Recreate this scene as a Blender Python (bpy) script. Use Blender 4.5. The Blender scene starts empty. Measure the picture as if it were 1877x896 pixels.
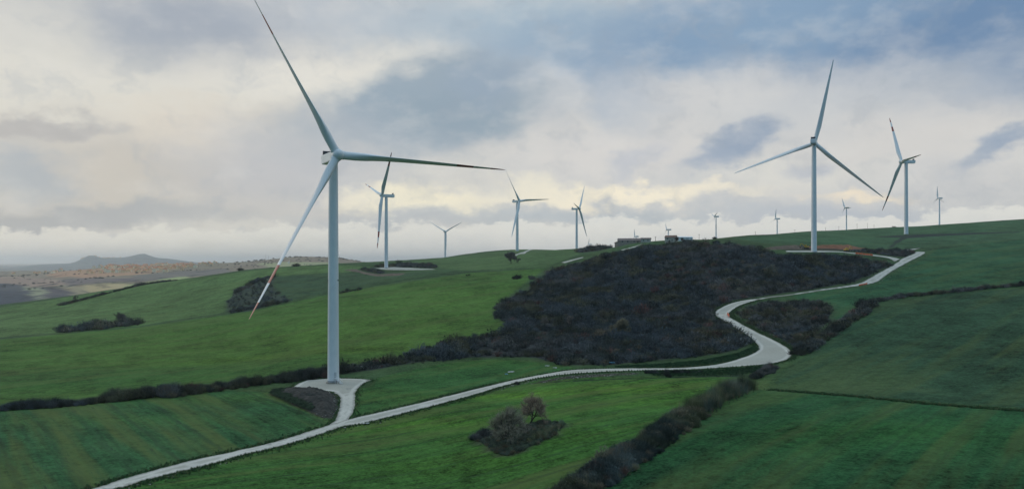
import bpy, bmesh, math, random
import numpy as np
from mathutils import Vector, Matrix, geometry

R = math.radians
rng = np.random.default_rng(7)
random.seed(7)
scene = bpy.context.scene
COL = scene.collection

# ------------------------------------------------------------------ camera
F, CU, HV, ZC = 1400.0, 938.5, 480.0, 50.0       # focal length (px of the 1877 px photo), centre, horizon, height
cam_d = bpy.data.cameras.new('camera')
cam = bpy.data.objects.new('camera', cam_d)
COL.objects.link(cam)
cam.location = (0, 0, ZC)
cam.rotation_euler = (R(90), 0, 0)
cam_d.sensor_width = 36.0
cam_d.lens = F / 1877 * 36
cam_d.shift_y = (HV - 448) / 1877
cam_d.clip_start = 1.0
cam_d.clip_end = 60000
scene.camera = cam
scene.view_settings.view_transform = 'Standard'
scene.view_settings.look = 'None'
scene.view_settings.exposure = 0.15
scene.view_settings.gamma = 1.0
scene.cycles.max_bounces = 4
scene.cycles.diffuse_bounces = 2
scene.cycles.use_denoising = True


def px(u, v, d):
    """point seen at photo pixel (u, v) at depth d"""
    return np.array([(u - CU) * d / F, d, ZC - (v - HV) * d / F])


def srgb(r, g, b):
    def f(c):
        c /= 255.0
        return c / 12.92 if c <= .04045 else ((c + .055) / 1.055) ** 2.4
    return (f(r), f(g), f(b))


# ------------------------------------------------------------------ noise
def vnoise(x, y, seed=0):
    xi = np.floor(x).astype(np.int64); yi = np.floor(y).astype(np.int64)
    fx = x - xi; fy = y - yi
    fx = fx * fx * (3 - 2 * fx); fy = fy * fy * (3 - 2 * fy)

    def h(a, b):
        n = (a * 374761393 + b * 668265263 + seed * 1274126177) & 0xffffffff
        n = ((n ^ (n >> 13)) * 1274126177) & 0xffffffff
        return ((n ^ (n >> 16)) & 0xffff) / 65535.0
    return (h(xi, yi) * (1 - fx) + h(xi + 1, yi) * fx) * (1 - fy) + (h(xi, yi + 1) * (1 - fx) + h(xi + 1, yi + 1) * fx) * fy


def fbm(x, y, seed=0, octv=4):
    s = 0; a = .5; t = 0
    for i in range(octv):
        s = s + a * vnoise(x * 2 ** i + 17.3 * i, y * 2 ** i + 5.1 * i, seed + i); t += a; a *= .5
    return s / t


def smooth(a, b, x):
    t = np.clip((x - a) / (b - a), 0, 1)
    return t * t * (3 - 2 * t)


# ------------------------------------------------------------------ terrain
CTRL = {
    -260: [(896, 165), (740, 275), (680, 370), (650, 500), (655, 640), (630, 780), (590, 950), (600, 1200), (620, 1400)],
    0: [(896, 165), (820, 205), (750, 268), (740, 285), (680, 370), (622, 520), (624, 620), (600, 750), (562, 950), (575, 1200), (590, 1500)],
    150: [(896, 166), (760, 250), (730, 290), (690, 345), (640, 450), (612, 540), (616, 620), (590, 760), (542, 990), (552, 1200), (570, 1500)],
    300: [(896, 168), (800, 219), (720, 296), (700, 325), (640, 440), (594, 560), (604, 640), (575, 780), (545, 920), (517, 1060), (528, 1250), (550, 1500)],
    450: [(896, 168), (760, 250), (705, 312), (660, 385), (620, 470), (573, 600), (582, 680), (560, 760), (520, 920), (496, 1040), (505, 1250), (530, 1500)],
    610: [(896, 170), (775, 237), (700, 306), (680, 330), (640, 390), (590, 490), (545, 610), (550, 690), (535, 760), (510, 870), (487, 1000), (493, 1200), (510, 1500)],
    760: [(896, 173), (740, 255), (664, 346), (655, 360), (620, 425), (560, 540), (515, 690), (502, 790), (494, 905), (490, 955), (475, 1120), (480, 1300), (490, 1600)],
    910: [(896, 170), (800, 215), (710, 300), (660, 355), (640, 385), (600, 450), (560, 530), (515, 660), (492, 790), (482, 870), (469, 1080), (462, 1300), (459, 1420), (468, 1650), (478, 1850)],
    1060: [(896, 165), (800, 207), (700, 285), (682, 305), (665, 335), (640, 375), (600, 440), (560, 515), (520, 600), (490, 690), (470, 800), (455, 1000), (461, 1250), (464, 1600)],
    1145: [(470, 640), (460, 668), (450, 712), (452, 800)],
    1210: [(896, 160), (800, 200), (700, 280), (676, 305), (655, 335), (620, 395), (580, 465), (540, 530), (500, 595), (470, 640), (450, 675), (443, 710), (455, 850), (465, 1100), (468, 1500)],
    1360: [(896, 158), (800, 198), (710, 270), (668, 318), (640, 350), (600, 410), (560, 470), (520, 530), (490, 570), (460, 620), (447, 665), (440, 740), (432, 900), (440, 1100), (452, 1450)],
    1490: [(896, 155), (800, 195), (720, 258), (690, 285), (640, 335), (590, 400), (550, 460), (510, 525), (480, 575), (461, 624), (455, 680), (440, 790), (430, 900), (424, 1010), (431, 1200), (441, 1450)],
    1620: [(896, 152), (800, 190), (730, 242), (680, 285), (620, 350), (570, 415), (545, 460), (515, 530), (490, 585), (468, 640), (455, 720), (440, 830), (431, 930), (418, 1060), (423, 1250), (428, 1450)],
    1750: [(896, 150), (800, 187), (740, 230), (680, 280), (620, 340), (560, 420), (530, 480), (500, 560), (470, 660), (450, 770), (430, 900), (412, 1060), (414, 1250), (418, 1450)],
    1877: [(896, 148), (800, 184), (750, 218), (680, 272), (600, 355), (550, 430), (520, 500), (480, 620), (450, 750), (425, 900), (402, 1080), (404, 1250), (408, 1450)],
    2130: [(896, 146), (750, 218), (600, 350), (520, 490), (460, 680), (410, 920), (385, 1100), (388, 1400)],
}
C = []
for u, lst in CTRL.items():
    for v, d in lst:
        C.append(px(u, v, d))
for x in (-260, -120, 0, 120, 260):
    for y in (-120, 0, 80):
        C.append(np.array([x, y, 1.0 + .004 * x]))
C = np.array(C)
SC = 300.0


def tps_k(d2):
    return np.where(d2 > 1e-12, .5 * d2 * np.log(d2 + 1e-20), 0)


n = len(C)
XY = C[:, :2] / SC
D2 = ((XY[:, None] - XY[None]) ** 2).sum(-1)
A = np.zeros((n + 3, n + 3))
A[:n, :n] = tps_k(D2) + np.eye(n) * 2e-3
P = np.c_[np.ones(n), XY]
A[:n, n:] = P; A[n:, :n] = P.T
W = np.linalg.solve(A, np.r_[C[:, 2], np.zeros(3)])


def far_z(x, y):
    return -38 + 98 * smooth(-350, 500, x)


def z_exact(x, y):
    x = np.asarray(x, float); y = np.asarray(y, float)
    sh = x.shape; x = x.ravel(); y = y.ravel()
    out = np.empty(len(x))
    for i in range(0, len(x), 20000):
        X = np.c_[x[i:i + 20000], y[i:i + 20000]]
        r = np.hypot(X[:, 0], X[:, 1])
        near = np.zeros(len(X))
        m = r < 2300
        if m.any():
            q = X[m] / SC
            d2 = ((q[:, None] - XY[None]) ** 2).sum(-1)
            near[m] = tps_k(d2) @ W[:n] + W[n] + q @ W[n + 1:]
        w = smooth(1500, 2200, r)
        w = np.maximum(w, smooth(-100, -500, X[:, 1]))
        w = np.maximum(w, smooth(900, 1500, np.abs(X[:, 0])))
        near = np.clip(near, -60, 160)
        out[i:i + 20000] = near * (1 - w) + far_z(X[:, 0], X[:, 1]) * w
    # gentle natural unevenness
    rr = np.hypot(x, y)
    out += (fbm(x / 45, y / 45, 3, 3) - .5) * 1.3 * smooth(60, 220, rr) + (fbm(x / 11, y / 11, 9, 2) - .5) * .35
    return out.reshape(sh)


def spread(lo, hi, step, lim_lo, lim_hi, g):
    a = list(np.arange(lo, hi + .1, step))
    s = step; v = a[-1]
    while v < lim_hi:
        s *= g; v += s; a.append(v)
    s = step; v = a[0]; b = []
    while v > lim_lo:
        s *= g; v -= s; b.append(v)
    return np.array(b[::-1] + a)


GX = spread(-420, 600, 3.0, -30000, 30000, 1.045)
ys = list(np.arange(125, 700, 2.5)); s = 2.5
while ys[-1] < 1450:
    s = min(s * 1.012, 9); ys.append(ys[-1] + s)
while ys[-1] < 40000:
    s *= 1.07; ys.append(ys[-1] + s)
s = 2.5; b = []; v = 125
while v > -5000:
    s *= 1.15; v -= s; b.append(v)
GY = np.array(b[::-1] + ys)
MX, MY = np.meshgrid(GX, GY)
GZ = z_exact(MX, MY)


def zat(x, y):
    x = np.asarray(x, float); y = np.asarray(y, float)
    i = np.clip(np.searchsorted(GX, x) - 1, 0, len(GX) - 2)
    j = np.clip(np.searchsorted(GY, y) - 1, 0, len(GY) - 2)
    fx = (x - GX[i]) / (GX[i + 1] - GX[i]); fy = (y - GY[j]) / (GY[j + 1] - GY[j])
    return (GZ[j, i] * (1 - fx) + GZ[j, i + 1] * fx) * (1 - fy) + (GZ[j + 1, i] * (1 - fx) + GZ[j + 1, i + 1] * fx) * fy


TS = np.geomspace(110, 1700, 2200)


def hit(uv, dmin=0):
    """world points where the rays through photo pixels meet the ground (nan if none)"""
    uv = np.atleast_2d(np.asarray(uv, float))
    x = (uv[:, :1] - CU) / F * TS[None]
    z = ZC - (uv[:, 1:2] - HV) / F * TS[None]
    g = zat(x, np.broadcast_to(TS, x.shape))
    below = (z < g) & (TS[None] > dmin)
    k = np.argmax(below, 1)
    ok = below.any(1) & (k > 0)
    r = np.arange(len(uv)); k = np.clip(k, 1, None)
    a = z[r, k - 1] - g[r, k - 1]; bb = z[r, k] - g[r, k]
    t = a / (a - bb + 1e-12)
    t = np.clip(t, 0, 1)
    d = TS[k - 1] + (TS[k] - TS[k - 1]) * t
    # rays that pass over the crest: nearest approach
    gap = np.where(TS[None] > max(dmin, 200), z - g, 1e9) / TS[None]
    d = np.where(ok, d, TS[np.argmin(gap, 1)])
    X = (uv[:, 0] - CU) / F * d
    return np.c_[X, d, zat(X, d)]


def dens(pts, step, closed=False):
    pts = np.asarray(pts, float)
    if closed:
        pts = np.r_[pts, pts[:1]]
    o = []
    for a, b2 in zip(pts[:-1], pts[1:]):
        m = max(1, int(np.linalg.norm(b2 - a) / step))
        for k in range(m):
            o.append(a + (b2 - a) * k / m)
    if not closed:
        o.append(pts[-1])
    return np.array(o)


def curve(pts, step=2.0):
    """Catmull-Rom through pts, resampled"""
    p = np.asarray(pts, float)
    q = np.r_[[2 * p[0] - p[1]], p, [2 * p[-1] - p[-2]]]
    o = []
    for i in range(1, len(q) - 2):
        m = max(2, int(np.linalg.norm(q[i + 1] - q[i]) / step))
        t = np.arange(m)[:, None] / m
        o.append(.5 * ((2 * q[i]) + (-q[i - 1] + q[i + 1]) * t + (2 * q[i - 1] - 5 * q[i] + 4 * q[i + 1] - q[i + 2]) * t ** 2
                       + (-q[i - 1] + 3 * q[i] - 3 * q[i + 1] + q[i + 2]) * t ** 3))
    o.append(p[-1:])
    return np.concatenate(o)


def wpoly(uvpts, dmin=0, step=6):
    """photo outline -> closed world outline (xy)"""
    uvd = dens(uvpts, step, True)
    return hit(uvd, dmin)[:, :2]


def inside(poly, x, y):
    c = np.zeros(len(x), bool)
    a = poly; b2 = np.roll(poly, -1, 0)
    for (x0, y0), (x1, y1) in zip(a, b2):
        if y0 == y1:
            continue
        m = ((y0 > y) != (y1 > y)) & (x < (x1 - x0) * (y - y0) / (y1 - y0) + x0)
        c ^= m
    return c


def segdist(poly, x, y, closed=True):
    d = np.full(len(x), 1e18)
    a = poly; b2 = np.roll(poly, -1, 0)
    if not closed:
        a = poly[:-1]; b2 = poly[1:]
    for (x0, y0), (x1, y1) in zip(a, b2):
        dx, dy = x1 - x0, y1 - y0
        L = dx * dx + dy * dy
        if L < 1e-9:
            continue
        t = np.clip(((x - x0) * dx + (y - y0) * dy) / L, 0, 1)
        d = np.minimum(d, (x - x0 - t * dx) ** 2 + (y - y0 - t * dy) ** 2)
    return np.sqrt(d)


def sdf(polys, x, y, reach=25):
    o = np.full(len(x), -reach * 1.0)
    for p in polys:
        lo = p.min(0) - reach; hi = p.max(0) + reach
        m = (x > lo[0]) & (x < hi[0]) & (y > lo[1]) & (y < hi[1])
        if not m.any():
            continue
        d = segdist(p, x[m], y[m]); ins = inside(p, x[m], y[m])
        o[m] = np.maximum(o[m], np.where(ins, d, -d))
    return np.clip(o, -reach, reach)


# ------------------------------------------------------------------ materials
def mat(name, color=(.5, .5, .5), rough=.7, metal=0.0, attr=None, var=0.0, vscale=1.0, bump=0.0, spec=.3):
    m = bpy.data.materials.new(name); m.use_nodes = True
    nt = m.node_tree; N = nt.nodes; L = nt.links
    bs = N['Principled BSDF']
    bs.inputs['Roughness'].default_value = rough
    bs.inputs['Metallic'].default_value = metal
    bs.inputs['Specular IOR Level'].default_value = spec
    src = None
    if attr:
        a = N.new('ShaderNodeAttribute'); a.attribute_name = attr; src = a.outputs['Color']
    else:
        bs.inputs['Base Color'].default_value = (*color, 1)
    if var or bump:
        tc = N.new('ShaderNodeTexCoord')
        nz = N.new('ShaderNodeTexNoise'); nz.inputs['Scale'].default_value = vscale; nz.inputs['Detail'].default_value = 6
        L.new(tc.outputs['Object'], nz.inputs['Vector'])
        if var:
            mr = N.new('ShaderNodeMapRange'); mr.inputs[1].default_value = .25; mr.inputs[2].default_value = .75
            mr.inputs[3].default_value = 1 - var; mr.inputs[4].default_value = 1 + var
            L.new(nz.outputs['Fac'], mr.inputs[0])
            mx = N.new('ShaderNodeVectorMath'); mx.operation = 'SCALE'
            if src: L.new(src, mx.inputs[0])
            else: mx.inputs[0].default_value = color
            L.new(mr.outputs[0], mx.inputs['Scale']); src = mx.outputs[0]
        if bump:
            bp = N.new('ShaderNodeBump'); bp.inputs['Strength'].default_value = bump; bp.inputs['Distance'].default_value = .2
            L.new(nz.outputs['Fac'], bp.inputs['Height']); L.new(bp.outputs[0], bs.inputs['Normal'])
    if src: L.new(src, bs.inputs['Base Color'])
    return m


M = {}
M['plant'] = mat('plant', attr='col', rough=.95, spec=.05)
M['white'] = mat('turbine_paint', (.70, .72, .73), rough=.42, var=.05, vscale=.35, spec=.4)
M['grey'] = mat('grey_metal', (.30, .31, .32), rough=.5)
M['dark'] = mat('dark_metal', (.035, .04, .05), rough=.6)
M['galv'] = mat('galvanised', (.50, .52, .53), rough=.45, metal=.4)
M['black'] = mat('rubber', (.02, .02, .02), rough=.85)
M['window'] = mat('window_glass', (.03, .035, .045), rough=.15, spec=.6)
M['wallcream'] = mat('render_cream', (.42, .40, .34), rough=.9, var=.12, vscale=.6)
M['wallbrown'] = mat('stone_wall', (.30, .25, .21), rough=.9, var=.2, vscale=1.5)
M['wallwhite'] = mat('white_sheet', (.80, .80, .80), rough=.6, var=.06, vscale=.5)
M['roofred'] = mat('roof_tile', (.20, .125, .095), rough=.9, var=.25, vscale=1.2)
M['roofgrey'] = mat('roof_grey', (.19, .15, .135), rough=.9, var=.15, vscale=1.0)
M['wood'] = mat('weathered_wood', (.11, .09, .075), rough=.9, var=.2, vscale=3)
M['yellow'] = mat('yellow_paint', (.50, .31, .05), rough=.5)
M['orange'] = mat('orange_plastic', (.62, .11, .03), rough=.6, var=.12, vscale=2)
M['red'] = mat('red_paint', (.38, .07, .06), rough=.5)
M['blue'] = mat('blue_plastic', (.10, .35, .55), rough=.5)
M['paper'] = mat('pale_plastic', (.6, .62, .62), rough=.6)
M['soil'] = mat('dug_soil', (.036, .035, .031), rough=1, var=.5, vscale=.9, bump=.8)
M['bark'] = mat('bark', (.045, .04, .036), rough=.95, var=.25, vscale=4)


def gravel():
    m = bpy.data.materials.new('white_gravel'); m.use_nodes = True
    nt = m.node_tree; N = nt.nodes; L = nt.links; bs = N['Principled BSDF']
    bs.inputs['Roughness'].default_value = .95; bs.inputs['Specular IOR Level'].default_value = .1
    tc = N.new('ShaderNodeTexCoord')
    n1 = N.new('ShaderNodeTexNoise'); n1.inputs['Scale'].default_value = .09; n1.inputs['Detail'].default_value = 5
    n2 = N.new('ShaderNodeTexNoise'); n2.inputs['Scale'].default_value = 1.6; n2.inputs['Detail'].default_value = 8
    L.new(tc.outputs['Object'], n1.inputs['Vector']); L.new(tc.outputs['Object'], n2.inputs['Vector'])
    at = N.new('ShaderNodeAttribute'); at.attribute_name = 'edge'
    cr = N.new('ShaderNodeValToRGB')
    cr.color_ramp.elements[0].position = .3; cr.color_ramp.elements[0].color = (.41, .39, .345, 1)
    cr.color_ramp.elements[1].position = .7; cr.color_ramp.elements[1].color = (.61, .58, .515, 1)
    ad = N.new('ShaderNodeMath'); ad.operation = 'MULTIPLY_ADD'; ad.inputs[1].default_value = .5
    L.new(n2.outputs['Fac'], ad.inputs[0]); 
    hf = N.new('ShaderNodeMath'); hf.operation = 'MULTIPLY'; hf.inputs[1].default_value = .5
    L.new(n1.outputs['Fac'], hf.inputs[0]); L.new(hf.outputs[0], ad.inputs[2]); L.new(ad.outputs[0], cr.inputs[0])
    # wheel tracks and earthy edges
    mx = N.new('ShaderNodeMix'); mx.data_type = 'RGBA'
    er = N.new('ShaderNodeMapRange'); er.inputs[1].default_value = .0; er.inputs[2].default_value = 1.0; er.inputs[3].default_value = .75; er.inputs[4].default_value = 0
    e2 = N.new('ShaderNodeMath'); e2.operation = 'ADD'
    n3 = N.new('ShaderNodeMath'); n3.operation = 'MULTIPLY_ADD'; n3.inputs[1].default_value = 1.6; n3.inputs[2].default_value = -.8
    L.new(n2.outputs['Fac'], n3.inputs[0]); L.new(at.outputs['Fac'], e2.inputs[0]); L.new(n3.outputs[0], e2.inputs[1])
    L.new(e2.outputs[0], er.inputs[0]); L.new(er.outputs[0], mx.inputs['Factor'])
    ctr = N.new('ShaderNodeMapRange'); ctr.interpolation_type = 'SMOOTHSTEP'; ctr.inputs[1].default_value = 1.7; ctr.inputs[2].default_value = 2.5; ctr.inputs[3].default_value = 0; ctr.inputs[4].default_value = .4
    L.new(e2.outputs[0], ctr.inputs[0])
    m2 = N.new('ShaderNodeMix'); m2.data_type = 'RGBA'; L.new(ctr.outputs[0], m2.inputs['Factor']); L.new(cr.outputs[0], m2.inputs[6]); m2.inputs[7].default_value = (.20, .195, .15, 1)
    L.new(m2.outputs[2], mx.inputs[6]); mx.inputs[7].default_value = (.15, .14, .115, 1)
    L.new(mx.outputs[2], bs.inputs['Base Color'])
    bp = N.new('ShaderNodeBump'); bp.inputs['Strength'].default_value = .35; bp.inputs['Distance'].default_value = .12
    L.new(n2.outputs['Fac'], bp.inputs['Height']); L.new(bp.outputs[0], bs.inputs['Normal'])
    return m


M['gravel'] = gravel()


# ------------------------------------------------------------------ object helpers
def tag(o, label=None, cat=None, group=None, kind=None):
    if label: o['label'] = label
    if cat: o['category'] = cat
    if group: o['group'] = group
    if kind: o['kind'] = kind
    return o


def empty(name, loc, rz=0.0):
    o = bpy.data.objects.new(name, None); COL.objects.link(o)
    o.location = loc; o.rotation_euler = (0, 0, rz); o.empty_display_size = .5
    return o


def mesh_np(name, verts, tris, m, parent=None, col=None, attrs=None, smooth_=False):
    """link a triangle mesh made from numpy arrays"""
    me = bpy.data.meshes.new(name)
    verts = np.asarray(verts, np.float32); tris = np.asarray(tris, np.int32)
    me.vertices.add(len(verts)); me.vertices.foreach_set('co', verts.ravel())
    k = tris.shape[1]
    me.loops.add(tris.size); me.loops.foreach_set('vertex_index', tris.ravel())
    me.polygons.add(len(tris)); me.polygons.foreach_set('loop_start', np.arange(0, tris.size, k, dtype=np.int32))
    me.polygons.foreach_set('loop_total', np.full(len(tris), k, np.int32))
    if smooth_:
        me.polygons.foreach_set('use_smooth', np.ones(len(tris), bool))
    if col is not None:
        a = me.attributes.new('col', 'FLOAT_COLOR', 'POINT')
        a.data.foreach_set('color', np.c_[col, np.ones(len(col))].astype(np.float32).ravel())
    for kk, vv in (attrs or {}).items():
        vv = np.asarray(vv, np.float32)
        if vv.ndim == 1:
            a = me.attributes.new(kk, 'FLOAT', 'POINT'); a.data.foreach_set('value', vv)
        elif kk == 'tint':
            a = me.attributes.new(kk, 'FLOAT_COLOR', 'POINT'); a.data.foreach_set('color', np.c_[vv, np.ones(len(vv))].astype(np.float32).ravel())
        else:
            a = me.attributes.new(kk, 'FLOAT_VECTOR', 'POINT'); a.data.foreach_set('vector', vv.ravel())
    me.update(calc_edges=True)
    me.materials.append(m)
    o = bpy.data.objects.new(name, me); COL.objects.link(o)
    if parent: o.parent = parent
    return o


class MB:
    """collects simple shapes, then links them as one mesh"""
    def __init__(s): s.bm = bmesh.new()

    def box(s, c, d, rz=0, bevel=0, mtx=None):
        r = bmesh.ops.create_cube(s.bm, size=1.0)
        mm = Matrix.Translation(c) @ Matrix.Rotation(rz, 4, 'Z') @ Matrix.Diagonal((*d, 1))
        if mtx is not None: mm = mtx @ mm
        bmesh.ops.transform(s.bm, matrix=mm, verts=r['verts'])
        if bevel:
            es = {e for vv in r['verts'] for e in vv.link_edges}
            bmesh.ops.bevel(s.bm, geom=list(es), offset=bevel, segments=2, affect='EDGES', profile=.5)
        return s

    def tube(s, a, b, r0, r1=None, n=10, cap=True):
        r1 = r0 if r1 is None else r1
        a = Vector(a); b = Vector(b); d = b - a
        q = d.to_track_quat('Z', 'Y').to_matrix()
        ra = [s.bm.verts.new(a + q @ Vector((math.cos(t) * r0, math.sin(t) * r0, 0))) for t in np.linspace(0, 2 * math.pi, n, False)]
        rb = [s.bm.verts.new(b + q @ Vector((math.cos(t) * r1, math.sin(t) * r1, 0))) for t in np.linspace(0, 2 * math.pi, n, False)]
        for i in range(n):
            f = s.bm.faces.new((ra[i], ra[(i + 1) % n], rb[(i + 1) % n], rb[i])); f.smooth = n > 6
        if cap:
            s.bm.faces.new(ra[::-1]); s.bm.faces.new(rb)
        return s

    def lathe(s, prof, n=32, mtx=None, smooth_=True):
        rings = []
        for r, z in prof:
            ring = []
            for t in np.linspace(0, 2 * math.pi, n, False):
                p = Vector((math.cos(t) * r, math.sin(t) * r, z))
                ring.append(s.bm.verts.new(mtx @ p if mtx is not None else p))
            rings.append(ring)
        for A2, B2 in zip(rings[:-1], rings[1:]):
            for i in range(n):
                f = s.bm.faces.new((A2[i], A2[(i + 1) % n], B2[(i + 1) % n], B2[i])); f.smooth = smooth_
        s.bm.faces.new(rings[0][::-1]); s.bm.faces.new(rings[-1])
        return s

    def prism(s, pts, y0, y1, mtx=None):
        """outline in xz, extruded along y"""
        tr = (lambda p: mtx @ Vector(p)) if mtx is not None else Vector
        a = [s.bm.verts.new(tr((x, y0, z))) for x, z in pts]; b = [s.bm.verts.new(tr((x, y1, z))) for x, z in pts]
        nn = len(pts)
        s.bm.faces.new(a); s.bm.faces.new(b[::-1])
        for i in range(nn):
            s.bm.faces.new((a[(i + 1) % nn], a[i], b[i], b[(i + 1) % nn]))
        return s

    def build(s, name, m, parent=None):
        bmesh.ops.recalc_face_normals(s.bm, faces=s.bm.faces)
        me = bpy.data.meshes.new(name); s.bm.to_mesh(me); s.bm.free()
        me.materials.append(m)
        me.set_sharp_from_angle(angle=R(32))
        o = bpy.data.objects.new(name, me); COL.objects.link(o)
        if parent: o.parent = parent
        return o


# ------------------------------------------------------------------ layout in the photograph's pixels, laid on the ground
ROAD_UP = [(60, 921), (172, 895), (221, 879), (293, 859), (360, 842), (440, 825), (506, 809), (559, 793), (600, 780), (638, 769), (689, 757), (750, 743), (816, 727), (872, 713), (935, 698), (991, 687), (1046, 678.5), (1101, 676), (1157, 675), (1234, 674.5), (1290, 671), (1323, 666), (1360, 656), (1380, 648), (1391, 640), (1387, 630), (1376, 619), (1354, 605), (1320, 584), (1311, 576), (1315, 568), (1340, 556), (1367, 550), (1392, 547)]
ROAD_LO = [(60, 932), (216, 895), (260, 882), (310, 869), (388, 850), (443, 834), (495, 822), (551, 807), (606, 789), (628, 782), (672, 774), (772, 749), (861, 726), (935, 704), (991, 692), (1046, 685), (1112, 681), (1168, 679), (1234, 678), (1290, 676), (1333, 673), (1399, 668), (1425, 664), (1442, 659), (1451, 650), (1445, 639), (1417, 623), (1384, 607), (1350, 589), (1335, 579), (1337, 573), (1350, 563), (1367, 556), (1392, 549)]
ROAD2_UP = [(1392, 547), (1415, 543), (1444, 540), (1501, 531), (1561, 522.5), (1578, 518.5), (1601, 506), (1635, 487), (1648, 479), (1652, 475), (1678, 464.5), (1686, 461.5), (1695, 462)]
ROAD2_LO = [(1392, 549), (1415, 545), (1447, 541.5), (1501, 533.5), (1554, 526.5), (1585, 522), (1608, 516), (1635, 497), (1662, 482), (1693, 466), (1695, 462.5)]
SPUR_UP = [(1440, 459.5), (1500, 459.5), (1539, 461), (1568, 464), (1601, 467), (1635, 471.5), (1650, 475)]
SPUR_LO = [(1440, 462), (1500, 462.5), (1539, 462.4), (1568, 465.8), (1601, 469.2), (1628, 473.2), (1640, 480)]
SPUR2 = [(1645, 457.5), (1665, 457), (1687, 454.5), (1684, 456), (1672, 459.5), (1676, 463), (1683, 461.5), (1692, 462.5), (1684, 465), (1668, 463.5), (1655, 460)]
PAD = [(534, 711), (548, 702), (565, 696), (600, 694), (640, 693.5), (681, 696), (670, 701), (661, 706), (651, 719), (650, 743), (646, 757), (638, 769), (632, 778), (600, 781), (608, 776), (614, 771), (623, 749), (624, 728), (612, 718), (578, 714)]
PAD708 = [(686, 492), (705, 490), (722, 489.3), (755, 491), (790, 493), (800, 494), (740, 495), (705, 494.3)]
PAD947 = [(938, 468.5), (944, 466.5), (952, 464), (964, 460), (975, 457.2), (978, 457.4), (966, 461.6), (955, 465.6), (947, 468.6)]
TRACK = [(1028, 481.5), (1045, 477), (1053, 475), (1068, 471.5), (1070, 472.5), (1054, 477), (1035, 482.5)]
TRACK2 = [(1138, 458.5), (1150, 455.5), (1163, 452), (1176, 447.5), (1178, 448), (1165, 453.2), (1150, 457), (1140, 459.5)]

SCRUB = [(560, 694), (640, 683), (760, 664), (860, 655.5), (930, 653), (985, 655), (1010, 664), (1040, 669), (1130, 667), (1250, 656), (1340, 645), (1378, 631), (1374, 617), (1352, 608), (1318, 588), (1304, 577), (1309, 565), (1338, 551), (1390, 543.5), (1460, 534), (1560, 518), (1602, 500), (1636, 486), (1612, 481), (1560, 472), (1500, 470), (1430, 468), (1400, 460), (1330, 449), (1260, 446), (1190, 451), (1140, 462), (1090, 474), (1040, 488), (1004, 497), (998, 514), (978, 521), (968, 532), (940, 543), (914, 562), (910, 580), (935, 596), (925, 608), (880, 615), (820, 630), (740, 654), (640, 674), (560, 686)]
SCRUB2 = [(1350, 574), (1395, 556), (1430, 552), (1500, 551), (1522, 562), (1524, 580), (1500, 606), (1478, 636), (1455, 640), (1440, 628), (1400, 606), (1370, 592)]
SCRUB3 = [(1560, 461), (1600, 464), (1640, 470), (1660, 471), (1676, 464), (1660, 461), (1640, 458), (1600, 459)]
MIDSCRUB = [(420, 572), (416, 552), (435, 533), (470, 514), (505, 507), (498, 522), (515, 541), (534, 549), (500, 557), (460, 570)]
PADSCRUB = [(682, 489.5), (700, 487), (745, 482.5), (790, 485), (802, 490), (795, 492), (760, 490)]
PADSCRUB2 = [(657, 493), (672, 491), (690, 494), (706, 499), (700, 502), (680, 499)]
HEDGE_SKY = [(1056, 462), (1075, 456), (1100, 450), (1122, 449), (1118, 455), (1095, 460), (1070, 463)]
SOIL661 = [(1602, 434), (1640, 431.5), (1700, 429), (1800, 426), (1870, 424.5), (1868, 426), (1780, 430), (1700, 434), (1660, 437), (1648, 444), (1632, 455), (1628, 455), (1640, 443), (1652, 435.5), (1620, 435)]
SOIL490 = [(1400, 455), (1440, 449), (1500, 450), (1560, 452), (1610, 458), (1575, 460), (1540, 459.5), (1440, 458.5)]
HEAP = [(505, 714), (535, 712), (578, 715), (612, 719), (622, 729), (621, 749), (611, 768), (590, 766), (560, 752), (530, 738), (495, 722)]
SOUTHBANK = [(1046, 688), (1112, 684.5), (1170, 682.5), (1175, 685), (1100, 690), (1020, 696), (970, 704), (985, 698)]
ISLAND = [(872, 806), (885, 797), (905, 790), (960, 782), (1000, 772), (1040, 776), (1018, 796), (985, 812), (935, 836), (905, 830)]

POL = {k: wpoly(vv) for k, vv in dict(SCRUB=SCRUB, SCRUB2=SCRUB2, SCRUB3=SCRUB3, MIDSCRUB=MIDSCRUB, PADSCRUB=PADSCRUB, PADSCRUB2=PADSCRUB2,
       HEDGE_SKY=HEDGE_SKY, SOIL661=SOIL661, SOIL490=SOIL490, HEAP=HEAP, SOUTHBANK=SOUTHBANK, ISLAND=ISLAND).items()}

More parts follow.
